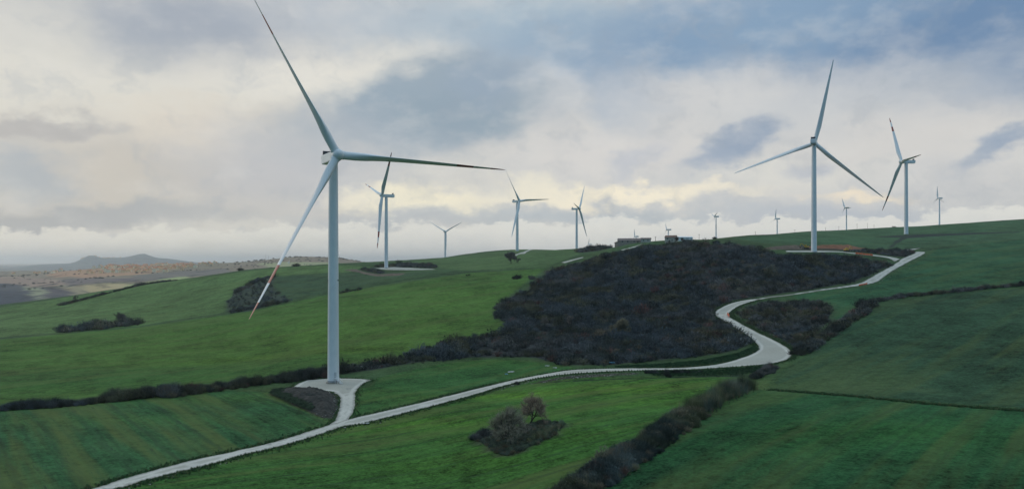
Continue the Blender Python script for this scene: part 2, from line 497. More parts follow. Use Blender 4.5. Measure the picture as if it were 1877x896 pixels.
FIELDS = [  # outline, tint, row direction (two pixels), row contrast
    ([(-150, 775), (0, 752), (85, 747), (290, 725), (420, 716), (500, 718), (560, 745), (610, 770), (600, 781), (480, 815), (170, 896), (40, 930), (-150, 960)], (0.0314, 0.0935, 0.0365), ((60, 790), (125, 890)), 1.0),
    ([(-150, 765), (0, 745), (280, 717), (560, 684), (760, 655), (900, 612), (935, 596), (908, 578), (940, 535), (1000, 492), (860, 500), (640, 532), (450, 572), (250, 600), (0, 622), (-150, 640)], (0.0628, 0.1321, 0.0292), ((250, 690), (700, 612)), .55),
    ([(200, 900), (443, 836), (628, 784), (861, 728), (1000, 693), (1200, 690), (1385, 690), (1370, 702), (1300, 735), (1180, 815), (1050, 905), (800, 960), (200, 960)], (0.0452, 0.1217, 0.0274), ((700, 795), (1180, 705)), .9),
    ([(640, 768), (652, 720), (700, 690), (800, 668), (900, 658), (1010, 664), (1060, 674), (935, 696), (760, 738)], (0.0371, 0.1065, 0.0312), ((690, 745), (980, 680)), .5),
    ([(1405, 712), (1440, 680), (1490, 640), (1570, 585), (1600, 556), (1700, 540), (1880, 528), (2100, 515), (2100, 770), (1880, 748), (1700, 736), (1560, 722)], (0.0325, 0.0723, 0.0376), ((1500, 700), (1800, 560)), .45),  # darker tint, cloud shade over this field is in the colour
    ([(1060, 905), (1180, 828), (1300, 745), (1400, 714), (1560, 724), (1700, 738), (1880, 751), (2100, 772), (2100, 960), (1060, 960)], (0.0235, 0.0804, 0.0311), ((1300, 880), (1560, 740)), .6),  # bottom right field, its tint also darkened for cloud shade
    ([(1450, 542), (1600, 520), (1700, 470), (1720, 455), (1880, 438), (2100, 425), (2100, 512), (1880, 525), (1700, 538), (1590, 552), (1500, 620), (1530, 570)], (0.0303, 0.0898, 0.0411), ((1550, 530), (1800, 480)), .4),
    ([(1340, 436), (1500, 424), (1700, 413), (1880, 402), (2100, 388), (2100, 424), (1880, 437), (1720, 453), (1640, 457), (1500, 449), (1400, 446)], (0.0525, 0.1085, 0.0528), ((1500, 440), (1800, 430)), .3),
    ([(500, 507), (640, 500), (690, 497), (740, 500), (800, 497), (640, 528), (540, 548), (515, 541)], (0.0443, 0.0820, 0.0413), ((560, 510), (700, 510)), .3),
    ([(-150, 600), (0, 564), (100, 548), (300, 517), (480, 494), (560, 488), (640, 486), (690, 490), (640, 498), (500, 506), (430, 530), (410, 572), (250, 598), (0, 618), (-150, 636)], (0.0941, 0.1604, 0.0544), ((100, 580), (380, 535)), .5),
    ([(418, 574), (414, 552), (435, 533), (470, 514), (505, 507), (500, 522), (515, 541), (536, 550), (500, 558), (460, 570)], (0.0450, 0.0600, 0.0480), ((430, 560), (500, 540)), .2),
    ([(868, 808), (885, 796), (905, 789), (960, 781), (1000, 771), (1042, 775), (1020, 797), (985, 813), (935, 838), (902, 832)], (.060, .078, .052), ((880, 820), (1000, 790)), .1),
    ([(700, 486), (860, 468), (940, 457), (1060, 454), (1060, 466), (1000, 490), (860, 496), (800, 491)], (0.0726, 0.1258, 0.0475), ((800, 485), (1000, 465)), .35),
]

gx = MX.ravel(); gy = MY.ravel()
tint = np.tile(np.array([.047, .088, .037]), (len(gx), 1))
rc = np.c_[gx * .25, gy, np.full(len(gx), .3)]
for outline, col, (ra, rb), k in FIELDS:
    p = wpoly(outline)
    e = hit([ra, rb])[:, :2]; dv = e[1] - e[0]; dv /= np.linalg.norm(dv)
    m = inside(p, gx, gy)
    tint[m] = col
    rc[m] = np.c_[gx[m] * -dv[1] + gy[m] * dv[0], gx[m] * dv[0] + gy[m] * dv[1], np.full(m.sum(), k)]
# soft patches that raise or lower the field tint
def tint_patch(u, v, rx, ry, m):
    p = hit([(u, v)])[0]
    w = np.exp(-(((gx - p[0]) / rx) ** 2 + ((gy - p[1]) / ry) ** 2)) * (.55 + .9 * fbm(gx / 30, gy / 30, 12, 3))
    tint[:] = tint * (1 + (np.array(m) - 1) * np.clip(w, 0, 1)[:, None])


tint_patch(560, 620, 110, 60, (1.25, 1.12, .95)); tint_patch(850, 545, 70, 60, (1.2, 1.15, 1.0)); tint_patch(180, 690, 110, 40, (.72, .84, .95))
tint_patch(1150, 708, 60, 14, (1.7, 1.4, 1.05)); tint_patch(900, 770, 30, 16, (1.15, 1.1, .9)); tint_patch(1300, 560, 20, 20, (1, 1, 1)); tint_patch(1550, 800, 40, 20, (1.05, 1.12, .8))
tint_patch(420, 730, 60, 14, (1.5, 1.2, .9)); tint_patch(930, 665, 50, 14, (1.2, 1.12, .9)); tint_patch(200, 768, 60, 9, (1.35, 1.2, .95)); tint_patch(720, 780, 28, 9, (1.4, 1.25, .9)); tint_patch(1000, 722, 40, 8, (1.4, 1.25, .9)); tint_patch(1240, 735, 35, 9, (1.35, 1.22, .9)); tint_patch(860, 850, 30, 12, (1.25, 1.15, .9)); tint_patch(1020, 800, 25, 9, (1.2, 1.12, .9))
tint_patch(650, 640, 120, 12, (1.25, 1.15, .85))
# far ground is stubble, ploughland and woods
fr = smooth(1500, 2400, np.hypot(gx, gy))[:, None]
tint = tint * (1 - fr) + np.array([.22, .18, .13]) * fr
s_scrub = sdf([POL[k] for k in ('SCRUB', 'SCRUB2', 'SCRUB3', 'PADSCRUB', 'PADSCRUB2', 'HEDGE_SKY')], gx, gy)
s_dirt = sdf([POL[k] for k in ('SOIL490', 'HEAP', 'SOUTHBANK')], gx, gy)
s_soil = sdf([POL['SOIL661']], gx, gy)
DITCH = hit(dens([(1402, 712), (1470, 717), (1560, 724), (1700, 738), (1790, 745), (1877, 751), (2000, 764)], 8))[:, :2]
RIDGE = [hit(dens(q, 6))[:, :2] for q in (
    [(860, 496), (940, 492), (1000, 487)], [(1690, 459), (1750, 452), (1800, 448), (1850, 443), (1900, 440)], [(620, 534), (700, 521), (780, 508), (860, 499)],
    [(985, 700), (1100, 694), (1200, 691), (1300, 688), (1380, 686)])]
dd = np.full(len(gx), 25.0)
mm_ = (gx > 40) & (gx < 420) & (gy > 150) & (gy < 420)
dd[mm_] = segdist(DITCH, gx[mm_], gy[mm_], False)
for q in RIDGE:
    lo = q.min(0) - 25; hi = q.max(0) + 25
    mm_ = (gx > lo[0]) & (gx < hi[0]) & (gy > lo[1]) & (gy < hi[1])
    dd[mm_] = np.minimum(dd[mm_], segdist(q, gx[mm_], gy[mm_], False))
# a shallow cut for the ditch
GZ = (GZ.ravel() - .55 * np.exp(-(dd / 1.6) ** 2)).reshape(GZ.shape)


def ground_material():
    m = bpy.data.materials.new('pasture'); m.use_nodes = True
    nt = m.node_tree; N = nt.nodes; L = nt.links; bs = N['Principled BSDF']
    bs.inputs['Roughness'].default_value = 1.0; bs.inputs['Specular IOR Level'].default_value = .05

    def node(t, **kw):
        nn = N.new(t)
        for k, vv in kw.items(): setattr(nn, k, vv)
        return nn

    def attr(name, out='Fac'):
        a = node('ShaderNodeAttribute'); a.attribute_name = name; return a.outputs[out]

    def noise(vec, scale, detail=4, rough=.55):
        a = node('ShaderNodeTexNoise'); a.inputs['Scale'].default_value = scale; a.inputs['Detail'].default_value = detail
        a.inputs['Roughness'].default_value = rough; L.new(vec, a.inputs['Vector']); return a.outputs['Fac']

    def math_(op, a, b=None, c=None):
        q = node('ShaderNodeMath', operation=op)
        for i, vv in enumerate((a, b, c)):
            if vv is None: continue
            if isinstance(vv, (int, float)): q.inputs[i].default_value = vv
            else: L.new(vv, q.inputs[i])
        return q.outputs[0]

    def rng_(val, a, b, c=0.0, d=1.0):
        q = node('ShaderNodeMapRange'); q.interpolation_type = 'SMOOTHSTEP'
        for i, vv in enumerate((a, b, c, d)): q.inputs[i + 1].default_value = vv
        L.new(val, q.inputs[0]); return q.outputs[0]

    def mixc(f, a, b):
        q = node('ShaderNodeMix', data_type='RGBA')
        if isinstance(f, float): q.inputs['Factor'].default_value = f
        else: L.new(f, q.inputs['Factor'])
        for i, vv in ((6, a), (7, b)):
            if isinstance(vv, tuple): q.inputs[i].default_value = (*vv, 1)
            else: L.new(vv, q.inputs[i])
        return q.outputs[2]

    def scale(vec, s):
        q = node('ShaderNodeVectorMath', operation='SCALE'); L.new(vec, q.inputs[0])
        if isinstance(s, float): q.inputs['Scale'].default_value = s
        else: L.new(s, q.inputs['Scale'])
        return q.outputs[0]

    pos = node('ShaderNodeTexCoord').outputs['Object']
    tint_ = attr('tint', 'Color'); rcv = attr('rc', 'Vector')
    sep = node('ShaderNodeSeparateXYZ'); L.new(rcv, sep.inputs[0])
    k = sep.outputs[2]
    cb = node('ShaderNodeCombineXYZ'); L.new(sep.outputs[0], cb.inputs[0]); L.new(math_('MULTIPLY', sep.outputs[1], .07), cb.inputs[1])
    rows = cb.outputs[0]
    big = noise(pos, .012, 4); mid = noise(pos, .06, 5, .6); fine = noise(pos, .33, 6, .7); grain = noise(pos, 1.25, 5, .75)
    st_wide = noise(rows, .085, 4, .5); st_thin = noise(rows, .55, 4, .65)
    # brightness modulation
    v = math_('ADD', rng_(big, .3, .7, -.2, .2), rng_(mid, .3, .7, -.26, .26))
    v = math_('ADD', v, rng_(fine, .3, .7, -.3, .3)); v = math_('ADD', v, rng_(grain, .3, .7, -.42, .42))
    v = math_('ADD', v, math_('MULTIPLY', k, rng_(st_thin, .3, .7, -.28, .24)))
    v = math_('ADD', v, 1.0)
    c = scale(tint_, v)
    # yellowed strips of thin growth
    yel = math_('MULTIPLY', rng_(st_wide, .45, .62), math_('MULTIPLY', k, rng_(fine, .25, .6, .55, 1.0)))
    c = mixc(math_('MULTIPLY', yel, .75), c, (.105, .135, .042))
    yl2 = math_('MULTIPLY', rng_(big, .52, .72), rng_(mid, .4, .65)); c = mixc(math_('MULTIPLY', yl2, .3), c, (.10, .125, .048))
    # drill rows and tractor tramlines
    ph = math_('FRACT', math_('ADD', math_('MULTIPLY', sep.outputs[0], .085), math_('MULTIPLY', mid, .35)))
    tl = rng_(math_('ABSOLUTE', math_('SUBTRACT', ph, .5)), .03, .10, 1.0, 0.0)
    tl = math_('MULTIPLY', tl, math_('MULTIPLY', k, rng_(fine, .38, .6)))
    c = mixc(math_('MULTIPLY', tl, .5), c, (.030, .052, .030))
    ph = math_('FRACT', math_('ADD', math_('MULTIPLY', sep.outputs[0], .32), math_('MULTIPLY', mid, .6)))
    tl = rng_(math_('ABSOLUTE', math_('SUBTRACT', ph, .5)), .05, .3, 1.0, 0.0)
    c = mixc(math_('MULTIPLY', math_('MULTIPLY', tl, k), math_('MULTIPLY', rng_(grain, .4, .6), .3)), c, (.034, .058, .032))
    # dark drill rows and wet soil showing through
    tear = math_('MULTIPLY', rng_(st_thin, .56, .68), math_('MULTIPLY', rng_(mid, .42, .6), math_('MULTIPLY', k, rng_(fine, .35, .6))))
    c = mixc(math_('MULTIPLY', tear, .75), c, (.024, .036, .026))
    wet = math_('MULTIPLY', rng_(mid, .6, .75), rng_(grain, .4, .6)); c = mixc(math_('MULTIPLY', wet, .35), c, (.034, .042, .030))
    # litter under scrub, dug soil, ditches
    wob = math_('ADD', rng_(mid, 0, 1, -4, 4), rng_(fine, 0, 1, -2.2, 2.2))
    f = rng_(math_('ADD', attr('scrub'), math_('MULTIPLY', wob, 1.3)), -6.5, 0.5)
    c = mixc(math_('MULTIPLY', f, .55), c, mixc(rng_(fine, .4, .65), (.040, .062, .034), (.075, .082, .046)))
    f = rng_(math_('ADD', attr('scrub'), wob), -1.2, 1.8)
    c = mixc(f, c, mixc(rng_(fine, .4, .65), (.028, .032, .036), (.05, .053, .045)))
    f = rng_(math_('ADD', attr('dirt'), math_('MULTIPLY', wob, .7)), -1.0, 1.5)
    c = mixc(f, c, mixc(rng_(mid, .4, .62), (.045, .042, .036), mixc(rng_(fine, .45, .6), (.085, .06, .045), (.05, .07, .035))))
    f = rng_(math_('ADD', attr('soil'), math_('MULTIPLY', wob, .8)), -1.5, 1.5)
    c = mixc(math_('MULTIPLY', f, .92), c, mixc(rng_(fine, .4, .65), (.030, .034, .036), (.040, .050, .042)))
    f = rng_(math_('ADD', attr('ditch'), rng_(fine, 0, 1, -1.2, 1.2)), .6, 1.9, 1.0, 0.0)
    c = mixc(math_('MULTIPLY', f, .8), c, (.020, .030, .024))
    L.new(c, bs.inputs['Base Color'])
    bp = node('ShaderNodeBump'); bp.inputs['Strength'].default_value = .75; bp.inputs['Distance'].default_value = .5
    hgt = math_('ADD', fine, math_('MULTIPLY', grain, .5)); hgt = math_('ADD', hgt, math_('MULTIPLY', st_thin, math_('MULTIPLY', k, 1.0)))
    L.new(hgt, bp.inputs['Height']); L.new(bp.outputs[0], bs.inputs['Normal'])
    return m


nx, ny = len(GX), len(GY)
ii = (np.arange(ny - 1)[:, None] * nx + np.arange(nx - 1)[None]).ravel()
quads = np.c_[ii, ii + 1, ii + nx + 1, ii + nx]
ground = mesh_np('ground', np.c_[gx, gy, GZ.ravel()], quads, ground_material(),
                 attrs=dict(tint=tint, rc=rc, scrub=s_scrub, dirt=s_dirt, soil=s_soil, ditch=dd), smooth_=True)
tag(ground, kind='structure')


def drape(name, uv, zoff=.1, step=2.5, jitter=.3, m=None, kind='structure', fine=True):
    w = hit(uv)[:, :2]
    w = dens(w, step, True)
    w += rng.normal(0, jitter, w.shape) * .5
    lo = w.min(0); hi = w.max(0)
    g = np.stack(np.meshgrid(np.arange(lo[0], hi[0], step), np.arange(lo[1], hi[1], step)), -1).reshape(-1, 2)
    g += rng.uniform(-.3, .3, g.shape) * step
    g = g[inside(w, g[:, 0], g[:, 1])]
    if len(g):
        g = g[segdist(w, g[:, 0], g[:, 1]) > step * .35]
    pts = np.r_[w, g]
    vo, _, fo, _, _, _ = geometry.delaunay_2d_cdt([Vector(p) for p in pts], [], [list(range(len(w)))], 1, 1e-4)
    vo = np.array([tuple(q) for q in vo])
    fo = [f for f in fo if len(f) == 3]
    ed = segdist(w, vo[:, 0], vo[:, 1])
    zz = zat(vo[:, 0], vo[:, 1]) + zoff - .04 * (ed < .05)
    o = mesh_np(name, np.c_[vo, zz], np.array(fo), m or M['gravel'], attrs=dict(edge=ed), smooth_=True)
    return tag(o, kind=kind)


drape('road', curve(ROAD_UP, 6).tolist() + curve(ROAD_LO, 6)[::-1].tolist(), .14)
drape('road', curve(ROAD2_UP, 6).tolist() + curve(ROAD2_LO, 6)[::-1].tolist(), .14)
drape('path', curve(SPUR_UP, 6).tolist() + curve(SPUR_LO, 6)[::-1].tolist(), .17)
drape('path', SPUR2, .20)
drape('pavement', PAD, .10, step=2.0)
drape('pavement', PAD708, .18)
drape('path', PAD947, .25)
drape('path', TRACK, .25)
drape('path', TRACK2, .25)

# ------------------------------------------------------------------ plants: templates of twigs and leaves
def twig_template(nt, h, rad, wid, nleaf, leaf, seed, dome=.85, tone=(1, 1, 1), ltone=(1, 1, 1)):
    r = np.random.default_rng(seed)
    V = []; T = []; Cc = []
    for i in range(nt):
        a = r.uniform(0, 2 * np.pi); lean = r.uniform(0, 1) ** .6
        tip = np.array([np.cos(a) * rad * lean, np.sin(a) * rad * lean, h * np.sqrt(max(0.05, 1 - (dome * lean) ** 2)) * r.uniform(.7, 1.08)])
        base = np.array([np.cos(a), np.sin(a), 0]) * rad * .45 * r.uniform(0, 1) * lean
        mid_ = base + (tip - base) * .5 + r.normal(0, .08, 3) * h
        side = np.cross(tip - base, r.normal(0, 1, 3)); side /= np.linalg.norm(side) + 1e-9
        w = wid * r.uniform(.6, 1.4)
        b0 = len(V)
        V += [base - side * w * .6, base + side * w * .6, mid_ - side * w * .5, mid_ + side * w * .5, tip]
        T += [(b0, b0 + 1, b0 + 3), (b0, b0 + 3, b0 + 2), (b0 + 2, b0 + 3, b0 + 4)]
        t = r.uniform(.75, 1.25)
        for _ in range(5): Cc.append(np.array(tone) * t)
        # side shoots
        for _ in range(2):
            s0 = mid_ + (tip - mid_) * r.uniform(0, .7)
            s1 = s0 + (tip - base) * r.uniform(.15, .35) + r.normal(0, .17, 3) * h
            b0 = len(V)
            V += [s0 - side * w * .35, s0 + side * w * .35, s1]; T += [(b0, b0 + 1, b0 + 2)]
            for _ in range(3): Cc.append(np.array(tone) * t * 1.1)
    for i in range(nleaf):
        a = r.uniform(0, 2 * np.pi); rr = rad * r.uniform(0, 1) ** .5; q = rr / rad
        zt = h * np.sqrt(max(.02, 1 - (dome * q) ** 2))
        c = np.array([np.cos(a) * rr, np.sin(a) * rr, zt * r.uniform(.15, 1.0) ** .7])
        e1 = r.normal(0, 1, 3); e1 /= np.linalg.norm(e1); e2 = np.cross(e1, r.normal(0, 1, 3)); e2 /= np.linalg.norm(e2)
        l = leaf * r.uniform(.6, 1.4)
        b0 = len(V)
        V += [c - e1 * l, c + e2 * l * .6, c + e1 * l, c - e2 * l * .6]
        T += [(b0, b0 + 1, b0 + 2), (b0, b0 + 2, b0 + 3)]
        t = r.uniform(.7, 1.3)
        for _ in range(4): Cc.append(np.array(ltone) * t)
    return np.array(V), np.array(T), np.array(Cc)


# unit shrubs, about 1 m tall and 1 m in radius; scaled when planted
T_FAR = [twig_template(46, 1, .85, .035, 30, .10, 100 + i) for i in range(6)]
T_NEAR = [twig_template(210, 1, .8, .014, 60, .05, 200 + i) for i in range(6)]
T_WISP = [twig_template(40, 1.7, .55, .009, 0, .05, 250 + i, dome=.5, tone=(1.3, 1.35, 1.2)) for i in range(4)]
T_LEAFY = [twig_template(30, .9, .9, .03, 130, .10, 300 + i) for i in range(4)]
T_TUFT = [twig_template(14, 1, .6, .07, 0, .1, 400 + i, dome=.6) for i in range(4)]


def merged(name, tmpl, pos, size, col, m=None, parent=None, hz=1.0, seed=1):
    """plant copies of the templates as one mesh"""
    r = np.random.default_rng(seed)
    pos = np.asarray(pos, float); nn = len(pos)
    size = np.broadcast_to(size, (nn,)); hz = np.broadcast_to(hz, (nn,)); col = np.broadcast_to(col, (nn, 3))
    kk = r.integers(0, len(tmpl), nn)
    VV = []; TT = []; CC = []; off = 0
    for k, (tv, tt, tcol) in enumerate(tmpl):
        idx = np.where(kk == k)[0]
        if not len(idx): continue
        a = r.uniform(0, 2 * np.pi, len(idx)); ca, sa = np.cos(a), np.sin(a)
        s = size[idx][:, None]
        x = (tv[None, :, 0] * ca[:, None] - tv[None, :, 1] * sa[:, None]) * s + pos[idx, 0][:, None]
        y = (tv[None, :, 0] * sa[:, None] + tv[None, :, 1] * ca[:, None]) * s + pos[idx, 1][:, None]
        z = tv[None, :, 2] * s * hz[idx][:, None] + pos[idx, 2][:, None]
        VV.append(np.stack([x, y, z], -1).reshape(-1, 3))
        TT.append((tt[None] + (np.arange(len(idx)) * len(tv))[:, None, None]).reshape(-1, 3) + off)
        CC.append((tcol[None] * col[idx][:, None, :]).reshape(-1, 3))
        off += len(idx) * len(tv)
    V_ = np.concatenate(VV); o0 = np.zeros(3)
    return mesh_np(name, V_, np.concatenate(TT), m or M['plant'], parent, col=np.concatenate(CC))


def scatter(poly, spacing, r, margin=0.0):
    lo = poly.min(0); hi = poly.max(0)
    g = np.stack(np.meshgrid(np.arange(lo[0], hi[0], spacing), np.arange(lo[1], hi[1], spacing)), -1).reshape(-1, 2)
    g = g + r.uniform(-.5, .5, g.shape) * spacing
    g = g[inside(poly, g[:, 0], g[:, 1])]
    if margin and len(g):
        g = g[segdist(poly, g[:, 0], g[:, 1]) > margin]
    return g


def on_ground(xy, dz=-.1):
    xy = np.atleast_2d(xy)
    return np.c_[xy, zat(xy[:, 0], xy[:, 1]) + dz]


C_VIOLET = np.array([.066, .080, .090]); C_GREY = np.array([.112, .112, .108]); C_OLIVE = np.array([.096, .092, .052])
C_RED = np.array([.125, .070, .062]); C_DARK = np.array([.034, .042, .038]); C_TAN = np.array([.20, .165, .115]); C_GREEN = np.array([.040, .085, .042])


def scrub_colors(p, r, green=.12):
    a = fbm(p[:, 0] / 38, p[:, 1] / 38, 21, 3); b2 = fbm(p[:, 0] / 14, p[:, 1] / 14, 31, 3)
    c = C_VIOLET[None] * (1 - smooth(.4, .7, a))[:, None] + C_GREY[None] * smooth(.4, .7, a)[:, None]
    w = smooth(.50, .66, b2)[:, None]; c = c * (1 - .85 * w) + C_OLIVE * .85 * w
    w = smooth(.56, .70, fbm(p[:, 0] / 22, p[:, 1] / 22, 91, 3))[:, None]; c = c * (1 - .7 * w) + (C_DARK * 1.1) * .7 * w
    q = r.uniform(0, 1, len(p))
    c[q < green] = C_DARK
    c[(q > .955) & (a > .46)] = C_RED
    c[(q > .93) & (q < .955)] = C_TAN * .75
    return c * r.uniform(.6, 1.45, (len(p), 1)) * (.6 + .85 * fbm(p[:, 0] / 9, p[:, 1] / 9, 77, 2))[:, None]


def ragged(poly, amp):
    p = dens(poly, 3.0, True); c = p.mean(0)
    nrm = np.roll(p, -1, 0) - np.roll(p, 1, 0); nrm = np.c_[nrm[:, 1], -nrm[:, 0]] / (np.linalg.norm(nrm, axis=1)[:, None] + 1e-9)
    return p + nrm * ((fbm(p[:, 0] / 9, p[:, 1] / 9, 61, 3) - .5) * 2 * amp)[:, None]


def thicket(name, poly, spacing, size, label=None, seed=3, tm=None, hz=(.75, 1.15), kind='stuff', cat=None, green=.12):
    r = np.random.default_rng(seed)
    g = scatter(poly, spacing, r)
    g = g[fbm(g[:, 0] / 11, g[:, 1] / 11, seed + 40, 3) > .30 + .06 * r.normal(0, 1, len(g))]
    s = size * r.uniform(.45, 1.2, len(g)) * (.55 + .9 * fbm(g[:, 0] / 17, g[:, 1] / 17, seed + 5, 3)) * np.where(r.uniform(0, 1, len(g)) < .10, 1.6, 1)
    o = merged(name, tm or T_FAR, on_ground(g), s, scrub_colors(g, r, green), hz=r.uniform(*hz, len(g)), seed=seed)
    tag(o, label, cat, None, kind)
    print(name, len(g))
    return o


thicket('scrub_thicket', ragged(POL['SCRUB'], 5), 2.7, 3.1, 'dark leafless thicket covering the rounded hill behind the white road', 3, kind='stuff', cat='thicket')
thicket('scrub_thicket', ragged(POL['SCRUB2'], 3), 2.3, 2.3, 'dark scrub patch inside the bend of the white road', 4, kind='stuff', cat='thicket')
thicket('scrub_thicket', POL['SCRUB3'], 2.6, 2.4, 'low dark scrub between the turbine spur track and the white road', 5, kind='stuff', cat='thicket')
thicket('scrub_thicket', POL['MIDSCRUB'], 8.0, 3.2, 'dark bushy hollow in the green hillside behind the turbine blade tip', 6, kind='stuff', cat='thicket')
thicket('bush_bank', POL['PADSCRUB'], 3.0, 3.0, 'dark bushes behind the white pad of the turbine left of centre', 8, kind='thing', cat='bushes')
thicket('bush_bank', POL['PADSCRUB2'], 3.0, 2.8, 'small dark bush clump below the left end of the distant white pad', 9, kind='thing', cat='bushes')
thicket('hedge', POL['HEDGE_SKY'], 3.2, 3.4, 'dark hedge on the skyline left of the farm buildings', 10, kind='thing', cat='hedge')


def fringe(poly, label_seed):
    r = np.random.default_rng(label_seed)
    g = scatter(ragged(poly, 9), 3.4, r)
    d = segdist(poly, g[:, 0], g[:, 1]); out = ~inside(poly, g[:, 0], g[:, 1])
    return g[(out | (d < 4)) & (r.uniform(0, 1, len(g)) < .55)]


g = np.concatenate([fringe(POL['SCRUB'], 33), fringe(POL['SCRUB2'], 34)])
for q in (ROAD_UP + ROAD_LO[::-1], ROAD2_UP + ROAD2_LO[::-1], SPUR_UP + SPUR_LO[::-1]):
    q = hit(q)[:, :2]; g = g[~inside(q, g[:, 0], g[:, 1])]; g = g[segdist(q, g[:, 0], g[:, 1]) > 3.0]
rr_ = np.random.default_rng(35)
o = merged('undergrowth', T_FAR, on_ground(g), rr_.uniform(.6, 1.9, len(g)), scrub_colors(g, rr_, .35), seed=36)
tag(o, kind='stuff')


def hedge(uv, width, size, spacing, label, seed, tm=None, dmin=0, tintmul=1.0, name='hedge', green=.15, hz=(.8, 1.2), tan=0.0):
    r = np.random.default_rng(seed)
    line = dens(hit(dens(uv, 5), dmin)[:, :2], 1.0)
    line = line[np.r_[True, np.linalg.norm(np.diff(line, axis=0), axis=1) < 25]]
    L_ = len(line)
    nn = int(L_ * width / spacing ** 2)
    i = r.integers(0, L_ - 1, nn)
    dv = line[np.clip(i + 2, 0, L_ - 1)] - line[np.clip(i - 2, 0, L_ - 1)]
    dv /= np.linalg.norm(dv, axis=1)[:, None] + 1e-9
    lat = np.clip(r.normal(0, .5, nn), -1, 1) * width * .5
    p = line[i] + np.c_[-dv[:, 1], dv[:, 0]] * lat[:, None] + r.normal(0, .4, (nn, 2))
    fb = smooth(.25, .75, fbm(p[:, 0] / 9, p[:, 1] / 9, seed, 3))
    s = size * r.uniform(.5, 1.15, nn) * (.68 + .55 * fb) * (1 - .35 * (np.abs(lat) / (width * .5)) ** 2)
    c = scrub_colors(p, r, green) * tintmul
    if tan:
        w = (r.uniform(0, 1, nn) < tan)[:, None]; c = np.where(w, C_TAN * r.uniform(.7, 1.1, (nn, 1)), c)
    o = merged(name, tm or T_FAR, on_ground(p), s, c, hz=r.uniform(*hz, nn), seed=seed)
    return tag(o, label, 'hedge')


hedge([(1040, 920), (1075, 893), (1120, 860), (1180, 822), (1230, 786), (1280, 752), (1330, 726), (1368, 709)], 9.5, 2.9, .80, 'wide bare brown hedge running up diagonally from the bottom edge', 11, T_NEAR + T_WISP, tan=.12, tintmul=np.array([.95, 1.05, .95]))
hedge([(88, 746), (130, 743), (200, 735), (282, 726)], 8, 3.7, 1.25, 'short dark hedge below the big field at far left', 12, T_NEAR, green=.3)
hedge([(-140, 766), (-60, 757), (0, 751), (84, 746)], 6, 2.6, 1.1, 'low dark hedge meeting the left edge of the photo', 13, T_NEAR, green=.3)
hedge([(298, 726), (360, 718), (420, 710), (480, 702), (560, 692), (600, 688)], 12, 4.0, 1.25, 'long dark hedge behind the foreground turbine pad', 14, T_NEAR, green=.25)
hedge([(1462, 652), (1480, 640), (1505, 622), (1540, 598), (1575, 576), (1592, 560)], 8, 3.6, 1.5, 'dark hedge climbing the slope beside the dark scrub patch in the road bend', 15)
hedge([(1592, 557), (1615, 550), (1660, 544), (1700, 540), (1750, 535), (1800, 530), (1877, 523), (1960, 515)], 5.5, 2.7, 1.5, 'hedge dividing the two green fields at the right edge', 16)
hedge([(1380, 694), (1400, 684), (1418, 674)], 5, 2.6, 1.2, 'small tangle of bushes below the outer side of the road bend', 17, T_NEAR)
hedge([(110, 560), (150, 550), (185, 541), (225, 531), (262, 522), (298, 517), (325, 514)], 6, 3.6, 2.0, 'dark hedge along the crest of the far left hill', 18, green=.6)
hedge([(112, 609), (150, 605), (190, 601), (225, 597), (262, 592)], 22, 7.0, 2.8, 'wide bank of grey bushes in the hollow between the two left hills', 19, green=.15, tintmul=1.25)
hedge([(424, 573), (455, 567), (490, 560), (536, 551)], 8, 4.2, 2.0, 'dark bushes along the bottom of the hollow behind the turbine blade tip', 25, green=.3)
hedge([(432, 537), (455, 524), (478, 513), (500, 507)], 6, 4.0, 2.0, 'dark bushes along the upper rim of the hollow behind the turbine blade tip', 26, green=.3)
hedge([(626, 537), (645, 533), (662, 531)], 5, 3.0, 1.8, 'small dark bush strip right of the foreground tower on the field edge', 20, green=.6)
hedge([(1285, 682), (1260, 683), (1225, 684), (1180, 684)], 2.5, 1.5, 1.0, 'low dark bramble row below the straight white road', 22, T_NEAR, green=.7)
hedge([(905, 812), (930, 826), (960, 818), (985, 806), (1010, 793), (1030, 780)], 5, 1.3, .8, 'grey brambles round the two bare trees in the foreground field', 23, T_NEAR + T_WISP, green=.1, tan=.3, tintmul=np.array([1.25, 1.55, 1.05]))
hedge([(875, 806), (890, 798), (905, 796)], 4, 2.0, .8, 'dark bramble bush at the left end of the foreground tree island', 24, T_NEAR, green=.5)

# grass and weeds along verges, one uncountable cover
r_ = np.random.default_rng(55)
vg = []
for line, n_, w_ in ((ROAD_LO, 6500, 1.7), (ROAD_UP, 4800, 1.2), (PAD, 500, .9)):
    q = dens(hit(curve(line, 5))[:, :2], .7)
    i = r_.integers(1, len(q) - 2, n_)
    dv = q[i + 1] - q[i - 1]; dv /= np.linalg.norm(dv, axis=1)[:, None] + 1e-9
    sgn = -1 if line is ROAD_LO else 1
    vg.append(q[i] + np.c_[-dv[:, 1], dv[:, 0]] * (sgn * (np.abs(r_.normal(0, w_, n_)) + .25))[:, None])
i = r_.integers(1, len(DITCH) - 2, 2600)
vg.append(DITCH[i] + (DITCH[i + 1] - DITCH[i]) * r_.uniform(0, 1, (2600, 1)) + r_.normal(0, .8, (2600, 2)))
g = np.concatenate(vg)
keep = np.hypot(g[:, 0], g[:, 1]) < 520
padw = hit(PAD)[:, :2]; g = g[keep]
roadw = [hit(curve(ROAD_UP, 6).tolist() + curve(ROAD_LO, 6)[::-1].tolist())[:, :2], padw]
for q in roadw:
    g = g[~inside(q, g[:, 0], g[:, 1])]
gc = np.where(r_.uniform(0, 1, (len(g), 1)) < .3, np.array([.13, .15, .07]), np.array([.062, .125, .055])) * r_.uniform(.6, 1.3, (len(g), 1))
o = merged('grass', T_TUFT, on_ground(g, -.03), r_.uniform(.25, .75, len(g)), gc, seed=4)
